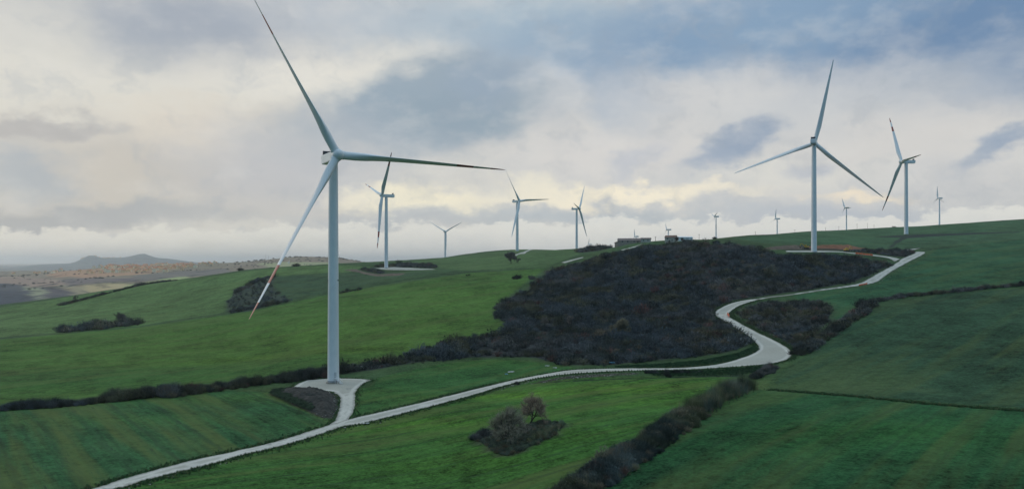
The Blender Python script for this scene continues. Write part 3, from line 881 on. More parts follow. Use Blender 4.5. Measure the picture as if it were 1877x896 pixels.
tag(o, kind='stuff')
# weeds north of the straight road: dark green strip
wp = wpoly([(1125, 671), (1200, 668), (1290, 660), (1350, 648), (1384, 634), (1392, 640), (1380, 648), (1350, 659), (1300, 668), (1230, 673), (1130, 674)])
g = scatter(wp, .75, r_)
o = merged('undergrowth', T_LEAFY, on_ground(g, -.05), r_.uniform(.35, .9, len(g)), C_GREEN * r_.uniform(.6, 1.35, (len(g), 1)), seed=6)
tag(o, kind='stuff')
wp = wpoly([(1180, 680), (1300, 679), (1395, 671), (1420, 668), (1400, 678), (1360, 687), (1290, 689), (1200, 689)])
g = scatter(wp, .8, r_)
o = merged('undergrowth', T_LEAFY, on_ground(g, -.05), r_.uniform(.3, .8, len(g)), C_GREEN * r_.uniform(.5, 1.2, (len(g), 1)), seed=7)
tag(o, kind='stuff')


wp = wpoly([(500, 716), (535, 714), (575, 722), (580, 742), (570, 755), (530, 740), (496, 724)])
g = scatter(wp, .7, r_)
o = merged('undergrowth', T_LEAFY, on_ground(g, .55), r_.uniform(.4, 1.1, len(g)), np.array([.07, .10, .06]) * r_.uniform(.5, 1.35, (len(g), 1)), seed=9)
tag(o, kind='stuff')


g = scatter(ragged(POL['ISLAND'], 1.2), .85, r_)
o = merged('undergrowth', T_NEAR + T_LEAFY, on_ground(g, -.05), r_.uniform(.4, 1.15, len(g)), np.array([.105, .125, .095]) * r_.uniform(.5, 1.5, (len(g), 1)) * np.where(r_.uniform(0, 1, (len(g), 1)) < .25, np.array([1.3, .95, .8]), 1.0), seed=14)
tag(o, kind='stuff')


# single bushes
def bush(u, v, size, label, col=C_DARK, nn=7, dmin=0, name='bush', cat='bush', tm=None, seed=0, hz=1.0):
    r = np.random.default_rng(int(u * 7 + v) + seed)
    p = hit([(u, v)], dmin)[0]
    q = p[None, :2] + r.normal(0, size * .42, (nn, 2)); q[0] = p[:2]
    loc = np.array([p[0], p[1], zat(p[0], p[1])])
    pos = np.c_[q, zat(q[:, 0], q[:, 1]) - .1] - loc
    o = merged(name, tm or T_FAR, pos, size * r.uniform(.55, 1.0, nn), np.array(col) * r.uniform(.8, 1.2, (nn, 1)), hz=hz, seed=int(u))
    o.location = loc
    return tag(o, label, cat)


bush(948, 511, 4.6, 'round dark bush standing alone in the field left of the thicket', C_DARK, 9)
bush(972, 512, 4.4, 'greyish bush between the lone round bush and the thicket', C_GREY, 7)
bush(1580, 562, 5.2, 'tall dark bush rising from the hedge corner on the right', C_DARK, 10, hz=1.1)
bush(860, 505, 2.5, 'small bush on the grass strip right of the distant pad', C_DARK, 4)
bush(945, 704, 1.5, 'small dark bush at the lower verge of the white road', C_DARK, 5, tm=T_NEAR)
bush(1225, 689, 1.6, 'rounded dark bush below the straight part of the white road', C_DARK, 5, tm=T_NEAR)
bush(440, 487.5, 5.0, 'dark clump on the far left ridge right of the blade tip', C_DARK, 5, dmin=900)
bush(545, 488, 5.5, 'low dark clump on the ridge left of the foreground tower', C_DARK, 7, dmin=900)
bush(1640, 416, 2.2, 'little dark mound of scrub on the right skyline', C_DARK, 6, dmin=900)
bush(1105, 618, 5.2, 'pale olive bush in the middle of the dark thicket', C_TAN * .75, 10)
bush(1310, 438, 3.5, 'leafy bush on the skyline at the foot of a small turbine', C_DARK, 6, dmin=600)


# ------------------------------------------------------------------ bare trees
def bare_tree(u, v, height, label, seed, spread_=.55, twig=.03, ntw=5, col=(0.142, 0.110, 0.087), dmin=0, name='bare_tree', levels=4, lean=0.0, group=None):
    r = np.random.default_rng(seed)
    p = hit([(u, v)], dmin)[0]
    root = empty(name, (p[0], p[1], zat(p[0], p[1]) - .1))
    tag(root, label, 'tree', group)
    V = []; T = []; CV = []; CT = []; CCc = []

    def seg(a, b, r0, r1):
        d = b - a; L_ = np.linalg.norm(d); d = d / (L_ + 1e-9)
        s1 = np.cross(d, [.3, .5, .81]); s1 /= np.linalg.norm(s1); s2 = np.cross(d, s1)
        b0 = len(V)
        for q, rr in ((a, r0), (b, r1)):
            for k in range(5):
                t = 2 * np.pi * k / 5
                V.append(q + (s1 * np.cos(t) + s2 * np.sin(t)) * rr)
        for k in range(5):
            k2 = (k + 1) % 5
            T.append((b0 + k, b0 + k2, b0 + 5 + k2)); T.append((b0 + k, b0 + 5 + k2, b0 + 5 + k))

    def sprig(a, d, L_):
        d = d / (np.linalg.norm(d) + 1e-9)
        s1 = np.cross(d, r.normal(0, 1, 3)); s1 /= np.linalg.norm(s1) + 1e-9
        b0 = len(CV); w = twig * r.uniform(.6, 1.4); m_ = a + d * L_ * .5 + r.normal(0, .06, 3) * L_; e = a + d * L_ + np.array([0, 0, .08 * L_])
        CV.extend([a - s1 * w, a + s1 * w, m_ + s1 * w * .6, m_ - s1 * w * .6, e]); CT.extend([(b0, b0 + 1, b0 + 2), (b0, b0 + 2, b0 + 3), (b0 + 3, b0 + 2, b0 + 4)])
        t = r.uniform(.7, 1.3)
        for _ in range(5): CCc.append(np.array(col) * t)

    def grow(a, d, L_, rad, lev):
        n_ = 3; q = a; dd_ = d
        for k in range(n_):
            dd_ = dd_ + r.normal(0, .13, 3) + np.array([0, 0, .05]); dd_ = dd_ / np.linalg.norm(dd_)
            nq = q + dd_ * L_ / n_
            seg(q, nq, rad * (1 - .25 * k / n_), rad * (1 - .25 * (k + 1) / n_))
            if lev < levels - 1 and k > 0:
                e = dd_ + r.normal(0, spread_, 3); e = e / np.linalg.norm(e)
                grow(nq, e, L_ * r.uniform(.55, .75), rad * .5, lev + 1)
            if lev >= 2:
                for _ in range(ntw):
                    sprig(q + (nq - q) * r.uniform(0, 1), dd_ + r.normal(0, .75, 3), height * r.uniform(.06, .15))
            q = nq
        if lev < levels:
            for _ in range(2 if lev else 3):
                e = dd_ + r.normal(0, spread_, 3) + np.array([0, 0, .12]); e = e / np.linalg.norm(e)
                grow(q, e, L_ * r.uniform(.62, .82), rad * .62, lev + 1)
        else:
            for _ in range(ntw * 3):
                sprig(q, dd_ + r.normal(0, .8, 3), height * r.uniform(.06, .16))
    for k in range(2 if levels > 3 else 1):
        d0 = np.array([r.normal(lean, .18), r.normal(0, .18), 1.0]); grow(np.zeros(3) + r.normal(0, .15, 3) * [1, 1, 0], d0 / np.linalg.norm(d0), height * .27, height * .022, 0)
    V = np.array(V); CV = np.array(CV)
    sc_ = height / max(CV[:, 2].max(), V[:, 2].max())
    mesh_np('trunk', V * sc_, np.array(T), M['bark'], root, smooth_=True)
    mesh_np('crown', CV * sc_, np.array(CT), M['plant'], root, col=np.array(CCc))
    return root


bare_tree(936, 817, 12.0, 'bare brown tree with a thin forked trunk, left of the pair on the field island', 31, col=(0.252, 0.227, 0.169), ntw=3, twig=.02)
bare_tree(973, 775, 10.0, 'bare reddish tree leaning right behind the thin forked tree on the field island', 35, ntw=3, twig=.02, col=(0.324, 0.244, 0.178), lean=.3)
bare_tree(921, 806, 6.5, 'low bare brown bush tree at the left foot of the forked tree', 37, ntw=4, twig=.02, levels=3, spread_=.75, col=(0.240, 0.203, 0.174))
bare_tree(957, 798, 6.0, 'low twiggy tree between the two taller bare trees on the island', 38, ntw=4, twig=.02, levels=3, spread_=.7, col=(0.256, 0.222, 0.186))
bare_tree(937, 483, 15.0, 'lone bare tree in the green field left of a distant tower', 41, twig=.06, ntw=3, levels=4, col=(0.133, 0.123, 0.114))
bare_tree(950, 482, 6.0, 'small faint bare tree at the foot of the lone field tree', 42, twig=.05, ntw=4, levels=3, col=(0.142, 0.133, 0.114))
bare_tree(1140, 612, 9.5, 'pale bare tree with a broad crown inside the dark thicket', 43, twig=.05, ntw=6, levels=4, spread_=.7, col=(0.251, 0.220, 0.147))
bare_tree(1118, 617, 7.0, 'smaller pale bare tree left of the broad one in the thicket', 44, twig=.05, ntw=7, levels=3, spread_=.8, col=(0.236, 0.206, 0.141))
bare_tree(1050, 600, 7.5, 'grey bare tree among the dark bushes near the thicket left side', 45, twig=.05, ntw=6, levels=3, spread_=.7, col=(0.206, 0.177, 0.153))
bare_tree(1000, 600, 6.5, 'thin grey tree at the left part of the thicket slope', 46, twig=.05, ntw=6, levels=3, col=(0.191, 0.171, 0.147))
bare_tree(1206, 542, 8.0, 'reddish bare tree high on the thicket slope', 47, twig=.06, ntw=6, levels=3, spread_=.7, col=(0.152, 0.085, 0.080))
bare_tree(216, 596, 14.0, 'bare dark tree above the bushes in the hollow between the left hills', 48, twig=.05, ntw=2, levels=4, col=(0.095, 0.091, 0.085))
bare_tree(175, 600, 10.0, 'short spreading tree left of the dark hollow tree', 49, twig=.05, ntw=2, levels=3, spread_=.7, col=(0.095, 0.095, 0.085))
bare_tree(138, 553, 9.0, 'bare tree standing over the hedge on the far left crest', 50, twig=.05, ntw=2, levels=3, col=(0.104, 0.099, 0.095), dmin=700)
bare_tree(1110, 858, 6.0, 'thin pale bare sapling on the field side of the wide diagonal hedge', 51, twig=.02, ntw=4, levels=3, col=(0.228, 0.209, 0.152))
bare_tree(1872, 528, 5.5, 'dark tree cut by the right edge of the photo', 52, twig=.05, ntw=7, levels=3, col=(0.057, 0.061, 0.057))


# ------------------------------------------------------------------ wind turbines
def blade_mat(banded):
    m = bpy.data.materials.new('blade_paint'); m.use_nodes = True
    nt = m.node_tree; N = nt.nodes; L = nt.links; bs = N['Principled BSDF']
    bs.inputs['Roughness'].default_value = .4
    tc = N.new('ShaderNodeTexCoord'); sp = N.new('ShaderNodeSeparateXYZ'); L.new(tc.outputs['Generated'], sp.inputs[0])
    cr = N.new('ShaderNodeValToRGB'); cr.color_ramp.interpolation = 'CONSTANT'
    wh = (.68, .70, .71, 1); rd = (.30, .040, .022, 1)
    el = cr.color_ramp.elements
    el[0].position = 0; el[0].color = wh
    if banded:
        el[1].position = .685; el[1].color = rd
        for p_, c_ in ((.79, wh), (.90, rd)):
            e = el.new(p_); e.color = c_
    else:
        el[1].position = .99; el[1].color = wh
    L.new(sp.outputs[2], cr.inputs[0]); L.new(cr.outputs[0], bs.inputs['Base Color'])
    return m


M['blade'] = blade_mat(False); M['bladered'] = blade_mat(True)


def blade_mesh(Rb, root_r, cmax, pitch, prebend):
    st = [(.0, 1.0), (.03, 1.0), (.06, .98), (.10, .9), (.15, .7), (.2, .5), (.26, .38), (.35, .3), (.45, .26), (.58, .23), (.7, .2), (.82, .18), (.92, .17), (.97, .16), (.995, .15), (1, .15)]
    bm = bmesh.new(); rings = []; K = 20
    for f, th in st:
        blend = smooth(.04, .22, np.array(f))
        ch = cmax * (1 - .82 * max(0, (f - .22)) / .78) if f > .22 else cmax
        if f > .94: ch *= max(.12, math.sqrt(max(0, 1 - ((f - .94) / .062) ** 2)))
        chord = 2 * root_r * (1 - blend) + ch * blend
        tw = pitch + R(14) * (1 - f) ** 2 * blend
        ring = []
        for k in range(K):
            t = 2 * math.pi * k / K
            # aerofoil section: blunt nose, thin tail
            xc = .5 * math.cos(t); yc = .5 * math.sin(t) * (th if blend > 0 else 1)
            if blend > 0:
                yc *= (1 - .55 * blend * max(0, -xc * 2) ** .8)
                xc = xc - .2 * blend
            X = xc * chord; Y = yc * chord if blend > 0 else yc * 2 * root_r
            x = X * math.cos(tw) - Y * math.sin(tw); y = X * math.sin(tw) + Y * math.cos(tw)
            ring.append(bm.verts.new((x, y - prebend * f * f, f * Rb)))
        rings.append(ring)
    for a, b2 in zip(rings[:-1], rings[1:]):
        for i in range(K):
            fc = bm.faces.new((a[i], a[(i + 1) % K], b2[(i + 1) % K], b2[i])); fc.smooth = True
    bm.faces.new(rings[0][::-1]); bm.faces.new(rings[-1])
    bmesh.ops.recalc_face_normals(bm, faces=bm.faces)
    me = bpy.data.meshes.new('blade'); bm.to_mesh(me); bm.free()
    return me


def turbine(ut, vh, d, Rpx, gamma, phase, label, group, modern=True, base_v=None, banded=False, pitch=45, width=1.0, name='wind_turbine', detail=False, cool=True, sag=(0, 0, 0)):
    """ut: tower in the photo, vh: hub height pixel, gamma: bearing of the rotor axis against the line of sight"""
    x = (ut - CU) * d / F; y = d
    zg = float(zat(x, y))
    zh = ZC - (vh - HV) * d / F
    H = zh - zg
    Rb = Rpx * d / F
    beta = math.atan2(x, y)
    alpha = R(gamma) - beta
    root = empty(name, (x, y, zg)); tag(root, label, 'wind turbine', group)
    k = H / 90.0 if modern else H / 55.0
    k = max(.6, min(k, 1.3))
    rb_, rt_ = ((2.3, 1.8) if modern else (1.35, .85))
    rb_ *= width; rt_ *= width
    nh = (3.9 if modern else 2.6)                    # nacelle height
    top = H - nh * .5
    prof = [(rb_ * 1.0, -1.0), (rb_, 0.0)]
    for q in (.02, .27, .52, .77):
        rr = rb_ + (rt_ - rb_) * q
        prof += [(rr, q * top), (rr * 1.012, q * top + .02), (rr * 1.012, q * top + .22), (rr, q * top + .25)]
    prof += [(rt_, top)]
    tw = MB().lathe(prof, 40 if detail else 24).build('tower', M['white'], root)
    if modern:
        MB().lathe([(rb_ + .55, -1.0), (rb_ + .55, .22), (rb_ + .35, .35)], 32).build('foundation', M['gravel'], root)
    n = Vector((math.sin(alpha), -math.cos(alpha), 0))
    rz = alpha                                        # local -Y is the rotor axis
    Rz = Matrix.Translation((0, 0, H)) @ Matrix.Rotation(rz, 4, 'Z')
    tilt = Matrix.Rotation(R(-4), 4, 'X')
    ov = 5.6 if modern else 3.2
    # nacelle
    if modern:
        nac = MB()
        nac.prism([(-3.4, -1.6), (9.6, -1.9), (10.2, -1.2), (10.2, 1.7), (9.8, 1.95), (-3.0, 1.9), (-3.6, 1.2)], -2.0, 2.0, Rz @ Matrix.Rotation(R(90), 4, 'Z'))
    else:
        nac = MB()
        nac.prism([(-1.9, -.9), (5.2, -1.2), (5.6, -.6), (5.6, 1.0), (5.2, 1.35), (-1.6, 1.3), (-2.1, .8)], -1.35, 1.35, Rz @ Matrix.Rotation(R(90), 4, 'Z'))
    bmesh.ops.bevel(nac.bm, geom=list(nac.bm.edges), offset=.22, segments=2, affect='EDGES')
    nc = nac.build('nacelle', M['white'], root)
    if modern and cool:
        MB().box((0, 8.4, 2.75), (3.5, .9, 1.6), mtx=Rz, bevel=.06).build('cooler', M['dark'], nc)
        MB().tube(Rz @ Vector((1.2, 9.5, 1.95)), Rz @ Vector((1.2, 9.5, 4.2)), .06, .04, 6).build('mast', M['dark'], nc)
        MB().tube(Rz @ Vector((-1.2, 9.5, 1.95)), Rz @ Vector((-1.2, 9.5, 3.9)), .06, .04, 6).build('mast', M['dark'], nc)
        if detail:
            MB().box((2.03, 4.0, -.1), (.05, 5.0, 2.2), mtx=Rz).build('side_panel', M['galv'], nc)
    elif not modern:
        MB().tube(Rz @ Vector((0, 4.6, 1.2)), Rz @ Vector((0, 4.6, 2.6)), .06, .05, 6).build('mast', M['dark'], nc)
    # spinner: lathe along -Y
    hubm = Rz @ tilt @ Matrix.Translation((0, -ov, 0)) @ Matrix.Rotation(R(90), 4, 'X')
    hr = 2.35 if modern else 1.2
    pr = [(hr * .80, -hr * .95), (hr * .98, -hr * .75), (hr * 1.02, -hr * .2), (hr * .99, hr * .3), (hr * .86, hr * .75), (hr * .6, hr * 1.1), (hr * .28, hr * 1.27), (.02, hr * 1.32)]
    hb = MB().lathe(pr, 32, hubm).build('hub', M['white'], root)
    me = blade_mesh(Rb, (1.62 if modern else .62) * width, (5.0 if modern else 2.6) * (Rb / 72 if modern else Rb / 20) * 1.0, R(pitch), 2.4 if modern else .3)
    me.materials.append(M['bladered'] if banded else M['blade'])
    for q in range(3):
        o = bpy.data.objects.new('blade', me); COL.objects.link(o); o.parent = root
        ph = R(phase + 120 * q + sag[q])
        o.matrix_local = Rz @ tilt @ Matrix.Translation((0, -ov, 0)) @ Matrix.Rotation(ph, 4, 'Y') @ Matrix.Rotation(R(2.5), 4, 'X')
    if modern:
        # collar where each blade meets the hub
        for q in range(3):
            ph = R(phase + 120 * q)
            mt = Rz @ tilt @ Matrix.Translation((0, -ov, 0)) @ Matrix.Rotation(ph, 4, 'Y')
            MB().lathe([(1.74 * width, 1.2), (1.74 * width, hr + .25), (1.64 * width, hr + .30)], 24, mt).build('collar', M['white'], hb)
    if detail:
        # door, stair and landing on the camera side of the base
        a = R(-38)
        dm = Matrix.Rotation(a, 4, 'Z')
        dr = MB().box((.0, 0, 0), (.0, .0, .0)); dr.bm.clear()
        dr.box((1.25, -rb_ * .86, 3.3), (1.0, .12, 2.2), rz=R(36), bevel=.03)
        dr.build('door', M['galv'], tw)
        sr = MB()
        c0 = Vector((1.75, -2.35, 0))
        sr.box((c0.x, c0.y, 2.05), (1.5, 1.2, .1), rz=R(30))
        for q in range(7):
            sr.box((c0.x + .35 + q * .33, c0.y - .55 - q * .18, 1.8 - q * .26), (.4, 1.0, .06), rz=R(-30))
        for sgn in (-1, 1):
            off = Vector((.25, .43, 0)) * sgn
            a0 = c0 + Vector((.3, -.5, 2.0)) + off; a1 = c0 + Vector((2.6, -1.8, .1)) + off
            sr.tube(a0, a1, .06, n=6); sr.tube(a0 + Vector((0, 0, 1)), a1 + Vector((0, 0, 1)), .05, n=6)
            sr.tube(a0, a0 + Vector((0, 0, 1)), .05, n=6); sr.tube(a1, a1 + Vector((0, 0, 1)), .05, n=6)
            b0 = c0 + Vector((-.6, .3, 2.0)) + off
            sr.tube(b0 + Vector((0, 0, 0)), b0 + Vector((0, 0, 1.1)), .05, n=6); sr.tube(b0 + Vector((0, 0, 1.05)), a0 + Vector((0, 0, 1.0)), .05, n=6)
        for q in ((-.5, .35), (.5, -.35), (.4, .4), (-.4, -.4)):
            sr.tube((c0.x + q[0], c0.y + q[1], 0), (c0.x + q[0], c0.y + q[1], 2.0), .06, n=6)
        sr.build('stairs', M['white'], root)
        MB().lathe([(rb_ + .03, .42), (rb_ + .06, .5), (rb_ + .06, .95), (rb_ + .03, 1.0)], 40).build('base_ring', M['grey'], root)
        for aa in (-160, -20):
            MB().box((math.cos(R(aa)) * (rb_ * .92 + .08), math.sin(R(aa)) * (rb_ * .92 + .08), H * .455), (.25, .25, .55), rz=R(aa)).build('warning_light', M['dark'], tw)
    return root


GR = 'wind turbines on the hills'
turbine(611, 289, 306, 334, 17, -30, 'huge white turbine in the foreground with red banded blades on a white gravel pad', GR, banded=True, pitch=77, detail=True, sag=(0, 2.0, -.6))
turbine(1492, 262, 624, 155, 176, -12, 'tall turbine seen from behind, above the dark scrub hill and orange earth', GR, pitch=40, width=.98)
turbine(1661, 297, 933, 102, -68, -29, 'large turbine facing left on the green slope with a dark soil strip, right', GR, banded=True, pitch=74, width=1.05)
turbine(708, 359, 955, 101, -74, 47, 'turbine facing left just right of the foreground tower, on a pad with dark bushes', GR, banded=True, pitch=76, width=1.05)
turbine(948, 369, 1312, 75, 46, -35, 'turbine beside the lone bare tree, with a small white track at its foot', GR, pitch=45, width=1.15)
turbine(1057, 383, 1500, 56, 75, 36, 'turbine with blades seen edge on, between the lone tree and the farmhouse', GR, pitch=75, width=1.1)
turbine(816, 425, 1800, 35, 12, 60, 'pale distant turbine with a V of two raised blades behind the left ridge', GR, pitch=30, width=1.0)
G2 = 'small old turbines along the skyline'
turbine(1312.5, 397, 1400, 14, -60, -60, 'small turbine with two raised blades right of the farm shed', G2, False, pitch=40)
turbine(1424.5, 401, 1400, 17.5, -56, 5, 'small turbine on the ridge just left of the tall rear facing turbine', G2, False, pitch=40)
turbine(1551.5, 381, 1400, 20, -53, -25, 'small turbine on the ridge midway between the two big right hand turbines', G2, False, pitch=40)
turbine(1722, 363.5, 1400, 22, -54, -5, 'small turbine standing on the high green ridge at far right', G2, False, pitch=40, width=1.15)
turbine(1225, 421, 1400, 13, -60, -22, 'tiny turbine rising directly behind the pale cottage', G2, False, pitch=40)
turbine(1166, 433.5, 1600, 14, -60, -8, 'tiny turbine showing above the long farmhouse roof', G2, False, pitch=40)
turbine(1081, 448, 1900, 11, -60, 14, 'faint turbine half sunk behind the skyline hedge', G2, False, pitch=40)


# ------------------------------------------------------------------ farm buildings on the skyline
def house(u, v, dmin, W_, D_, Hh, roofh, rz, wallm, roofm, label, cat='house', name='farmhouse', windows=(), doors=(), over=.4, d=None):
    if d is None:
        p = hit([(u, v)], dmin)[0]
    else:
        p = px(u, v, d); p[2] = zat(p[0], p[1])
    root = empty(name, (p[0], p[1], p[2]), rz); tag(root, label, cat)
    g = Hh + roofh
    MB().prism([(-W_ / 2, -2.5), (W_ / 2, -2.5), (W_ / 2, Hh), (-W_ / 2, Hh)] if roofh < .01 else [(-D_ / 2, -2.5), (D_ / 2, -2.5), (D_ / 2, Hh), (0, g - .12), (-D_ / 2, Hh)],
               -D_ / 2 if roofh < .01 else -W_ / 2, D_ / 2 if roofh < .01 else W_ / 2, Matrix.Identity(4) if roofh < .01 else Matrix.Rotation(R(90), 4, 'Z')).build('wall', wallm, root)
    s = roofh / (D_ / 2)
    e = D_ / 2 + over
    rp = [(-e, Hh - over * s), (0, g), (e, Hh - over * s), (e, Hh - over * s + .22), (0, g + .25), (-e, Hh - over * s + .22)]
    MB().prism(rp, -W_ / 2 - over, W_ / 2 + over, Matrix.Rotation(R(90), 4, 'Z')).build('roof', roofm, root)
    for (wx, wz, ww, wh_, face) in windows:
        mb = MB()
        if face == 'f': mb.box((wx, -D_ / 2, wz), (ww, .16, wh_))
        else: mb.box((W_ / 2 * (1 if face == 'r' else -1), wx, wz), (.16, ww, wh_))
        mb.build('window', M['window'], root)
    for (wx, ww, wh_) in doors:
        MB().box((wx, -D_ / 2, wh_ / 2), (ww, .2, wh_)).build('door', M['wood'], root)
    return root


house(1230, 446, 0, 9.5, 7, 4.6, 1.7, R(-28), M['wallcream'], M['roofred'], 'small pale two storey cottage with a shallow brown roof on the ridge', name='cottage',
      windows=[(2.0, 2.0, 1.0, 1.0, 'f'), (-2.2, 3.4, .9, 1.0, 'f'), (0, 3.2, .9, 1.0, 'l')], doors=[(-.4, 1.1, 2.1)], d=690)
house(1159, 449, 0, 27, 10, 2.7, 2.2, R(-12), M['wallbrown'], M['roofgrey'], 'long low brown roofed farmhouse on the ridge crest', name='farmhouse',
      windows=[(-9, 1.9, 1.2, 1.1, 'f'), (-4, 1.9, 1.2, 1.1, 'f'), (2, 1.9, 1.2, 1.1, 'f'), (9, 1.9, 1.2, 1.1, 'f')], doors=[(5.5, 1.3, 2.2)], d=728)
house(1184, 448, 0, 9, 8, 2.9, 1.1, R(-12), M['wallcream'], M['roofgrey'], 'low pale annexe at the right end of the long farmhouse', name='farm_annexe', cat='outbuilding', windows=[(-2, 1.6, 1.0, 1.0, 'f'), (2, 1.6, 1.0, 1.0, 'f')], d=716)
house(1139, 449, 0, 10, 9, 3.0, 1.4, R(50), M['wallbrown'], M['roofgrey'], 'dark barn joined to the left end of the farmhouse', name='barn', cat='barn', doors=[(0, 2.6, 2.6)], d=735)
house(1254, 446.5, 0, 14, 7, 3.0, .7, R(5), M['wallwhite'], M['wallwhite'], 'long white metal shed right of the pale cottage', name='shed', cat='shed', doors=[(-3, 2.4, 2.4)], d=705)

# small wood and hedge trees round the farm
bare_tree(1241, 446, 6.5, 'bare shrubby tree behind the right corner of the pale cottage', 61, twig=.06, ntw=5, levels=3, col=(0.152, 0.133, 0.114), dmin=640)
bare_tree(1257, 446, 4.5, 'small bare tree in front of the white shed', 62, twig=.05, ntw=5, levels=3, col=(0.133, 0.123, 0.114), dmin=640)
bush(1310, 446, 3.4, 'rounded bush on the crest right of the shed', C_DARK, 7, dmin=640)
bush(1100, 457, 3.0, 'low bush beside the farm track on the crest', C_DARK, 5, dmin=640)


def pole(u, v_top, v_base, d, label, arms=1, r0=.13):
    p = px(u, v_base, d); z0 = float(zat(p[0], p[1])); zt = ZC - (v_top - HV) * d / F
    root = empty('utility_pole', (p[0], p[1], z0)); tag(root, label, 'pole', 'poles along the ridge')
    h = max(5.0, zt - z0)
    MB().tube((0, 0, -.5), (0, 0, h), r0, r0 * .7, 8).build('post', M['wood'], root)
    mb = MB()
    mb.box((0, 0, h - .5), (1.7, .12, .14))
    if arms > 1: mb.box((0, 0, h - 1.6), (1.3, .12, .14))
    mb.build('crossarm', M['wood'], root)
    for sx in (-.7, .7):
        MB().tube((sx, 0, h - .43), (sx, 0, h - .15), .07, .05, 6).build('insulator', M['grey'], root)


pole(1201.5, 433.5, 443, 710, 'wooden pole between the farmhouse and the pale cottage', 2, .2)
pole(1281.5, 429, 441, 715, 'wooden pole right of the white shed', 1, .16)
pole(1384.5, 427, 433, 880, 'lone pole on the ridge left of the tall rear facing turbine', 1, .18)
pole(1457, 423.5, 427, 960, 'short pole on the skyline left of the tall turbine tower', 1, .15)
pole(1513, 417, 424, 1000, 'pole on the skyline just right of the tall turbine tower', 1, .15)
pole(1537.5, 415, 422, 1010, 'pole on the skyline left of a small turbine', 1, .15)
pole(1571, 410, 420, 1030, 'pole on the skyline right of a small turbine', 1, .15)
pole(1590, 409, 419, 1040, 'second skyline pole right of a small turbine, taller looking', 1, .15)
pole(1602, 413, 418, 1050, 'skyline pole nearest the blade tip of the tall turbine', 1, .15)


# ------------------------------------------------------------------ works traffic and barriers
def excavator(u, v, d, rz, label, swing=0.0):
    p = px(u, v, d); z0 = float(zat(p[0], p[1]))
    root = empty('excavator', (p[0], p[1], z0 + .2), rz); tag(root, label, 'excavator')
    for sy in (-1, 1):
        t = MB().prism([(-2.0, .1), (-1.6, 0), (1.6, 0), (2.0, .1), (2.2, .5), (2.0, .85), (1.6, .95), (-1.6, .95), (-2.0, .85), (-2.2, .5)], sy * 1.1 - .3, sy * 1.1 + .3)
        t.build('track', M['black'], root)
    MB().box((-.5, 0, 1.75), (3.4, 2.5, 1.2), bevel=.15).build('body', M['yellow'], root)
    cb = MB().box((.6, .75, 2.75), (1.5, 1.0, 1.5), bevel=.1).build('cab', M['yellow'], root)
    MB().box((1.37, .75, 2.9), (.05, .8, .9)).build('window', M['window'], cb)
    MB().prism([(1.0, 1.9), (3.0, 4.6), (4.4, 4.7), (4.4, 4.3), (3.2, 4.1), (1.5, 1.7)], -.5, -.15).build('boom', M['yellow'], root)
    MB().prism([(4.1, 4.8), (4.6, 4.6), (5.3, 1.9), (5.0, 1.8)], -.47, -.18).build('stick', M['yellow'], root)
    MB().prism([(5.4, 2.0), (4.7, 1.7), (4.3, 1.0), (4.8, .5), (5.3, .8)], -.9, .25).build('bucket', M['dark'], root)
    return root


excavator(1478, 459, 648, R(160), 'yellow excavator left of the tall turbine tower on the earthworks')
excavator(1552, 458.5, 655, R(20), 'yellow excavator on the spur track right of the tall turbine tower')


def barrier(uv0, uv1, label, dmin=0, h=1.1, dz=.25):
    a, b2 = hit([uv0, uv1], dmin)
    root = empty('safety_fence', tuple((a + b2) / 2)); tag(root, label, 'safety fence', None)
    c = (a + b2) / 2
    q = dens(np.array([a[:2], b2[:2]]), 2.5)
    ps = np.c_[q, zat(q[:, 0], q[:, 1])] - c
    V = []; T = []
    for i, p in enumerate(ps):
        MB().tube((p[0], p[1], p[2] - .1), (p[0], p[1], p[2] + h + .15 + dz), .05, n=6).build('post', M['galv'], root)
        sag = .12 * math.sin(i * 2.1)
        V += [p + [0, .06, dz - .1], p + [0, .06, h + dz + sag], p + [0, .1, dz - .1], p + [0, .1, h + dz + sag]]
    for i in range(len(ps) - 1):
        k = i * 4; T += [(k, k + 4, k + 5), (k, k + 5, k + 1), (k + 2, k + 7, k + 6), (k + 2, k + 3, k + 7), (k + 1, k + 5, k + 7), (k + 1, k + 7, k + 3)]
    mesh_np('netting', np.array(V), np.array(T), M['orange'], root)


barrier((1568, 465.5), (1600, 468.8), 'orange safety netting along the spur track below the tall turbine')
barrier((1337, 582), (1333, 576.5), 'orange barrier on the inner side of the tight road bend', h=1.4)
barrier((1574, 524.5), (1590, 521), 'short orange barrier at the lower edge of the upper road', h=.8)

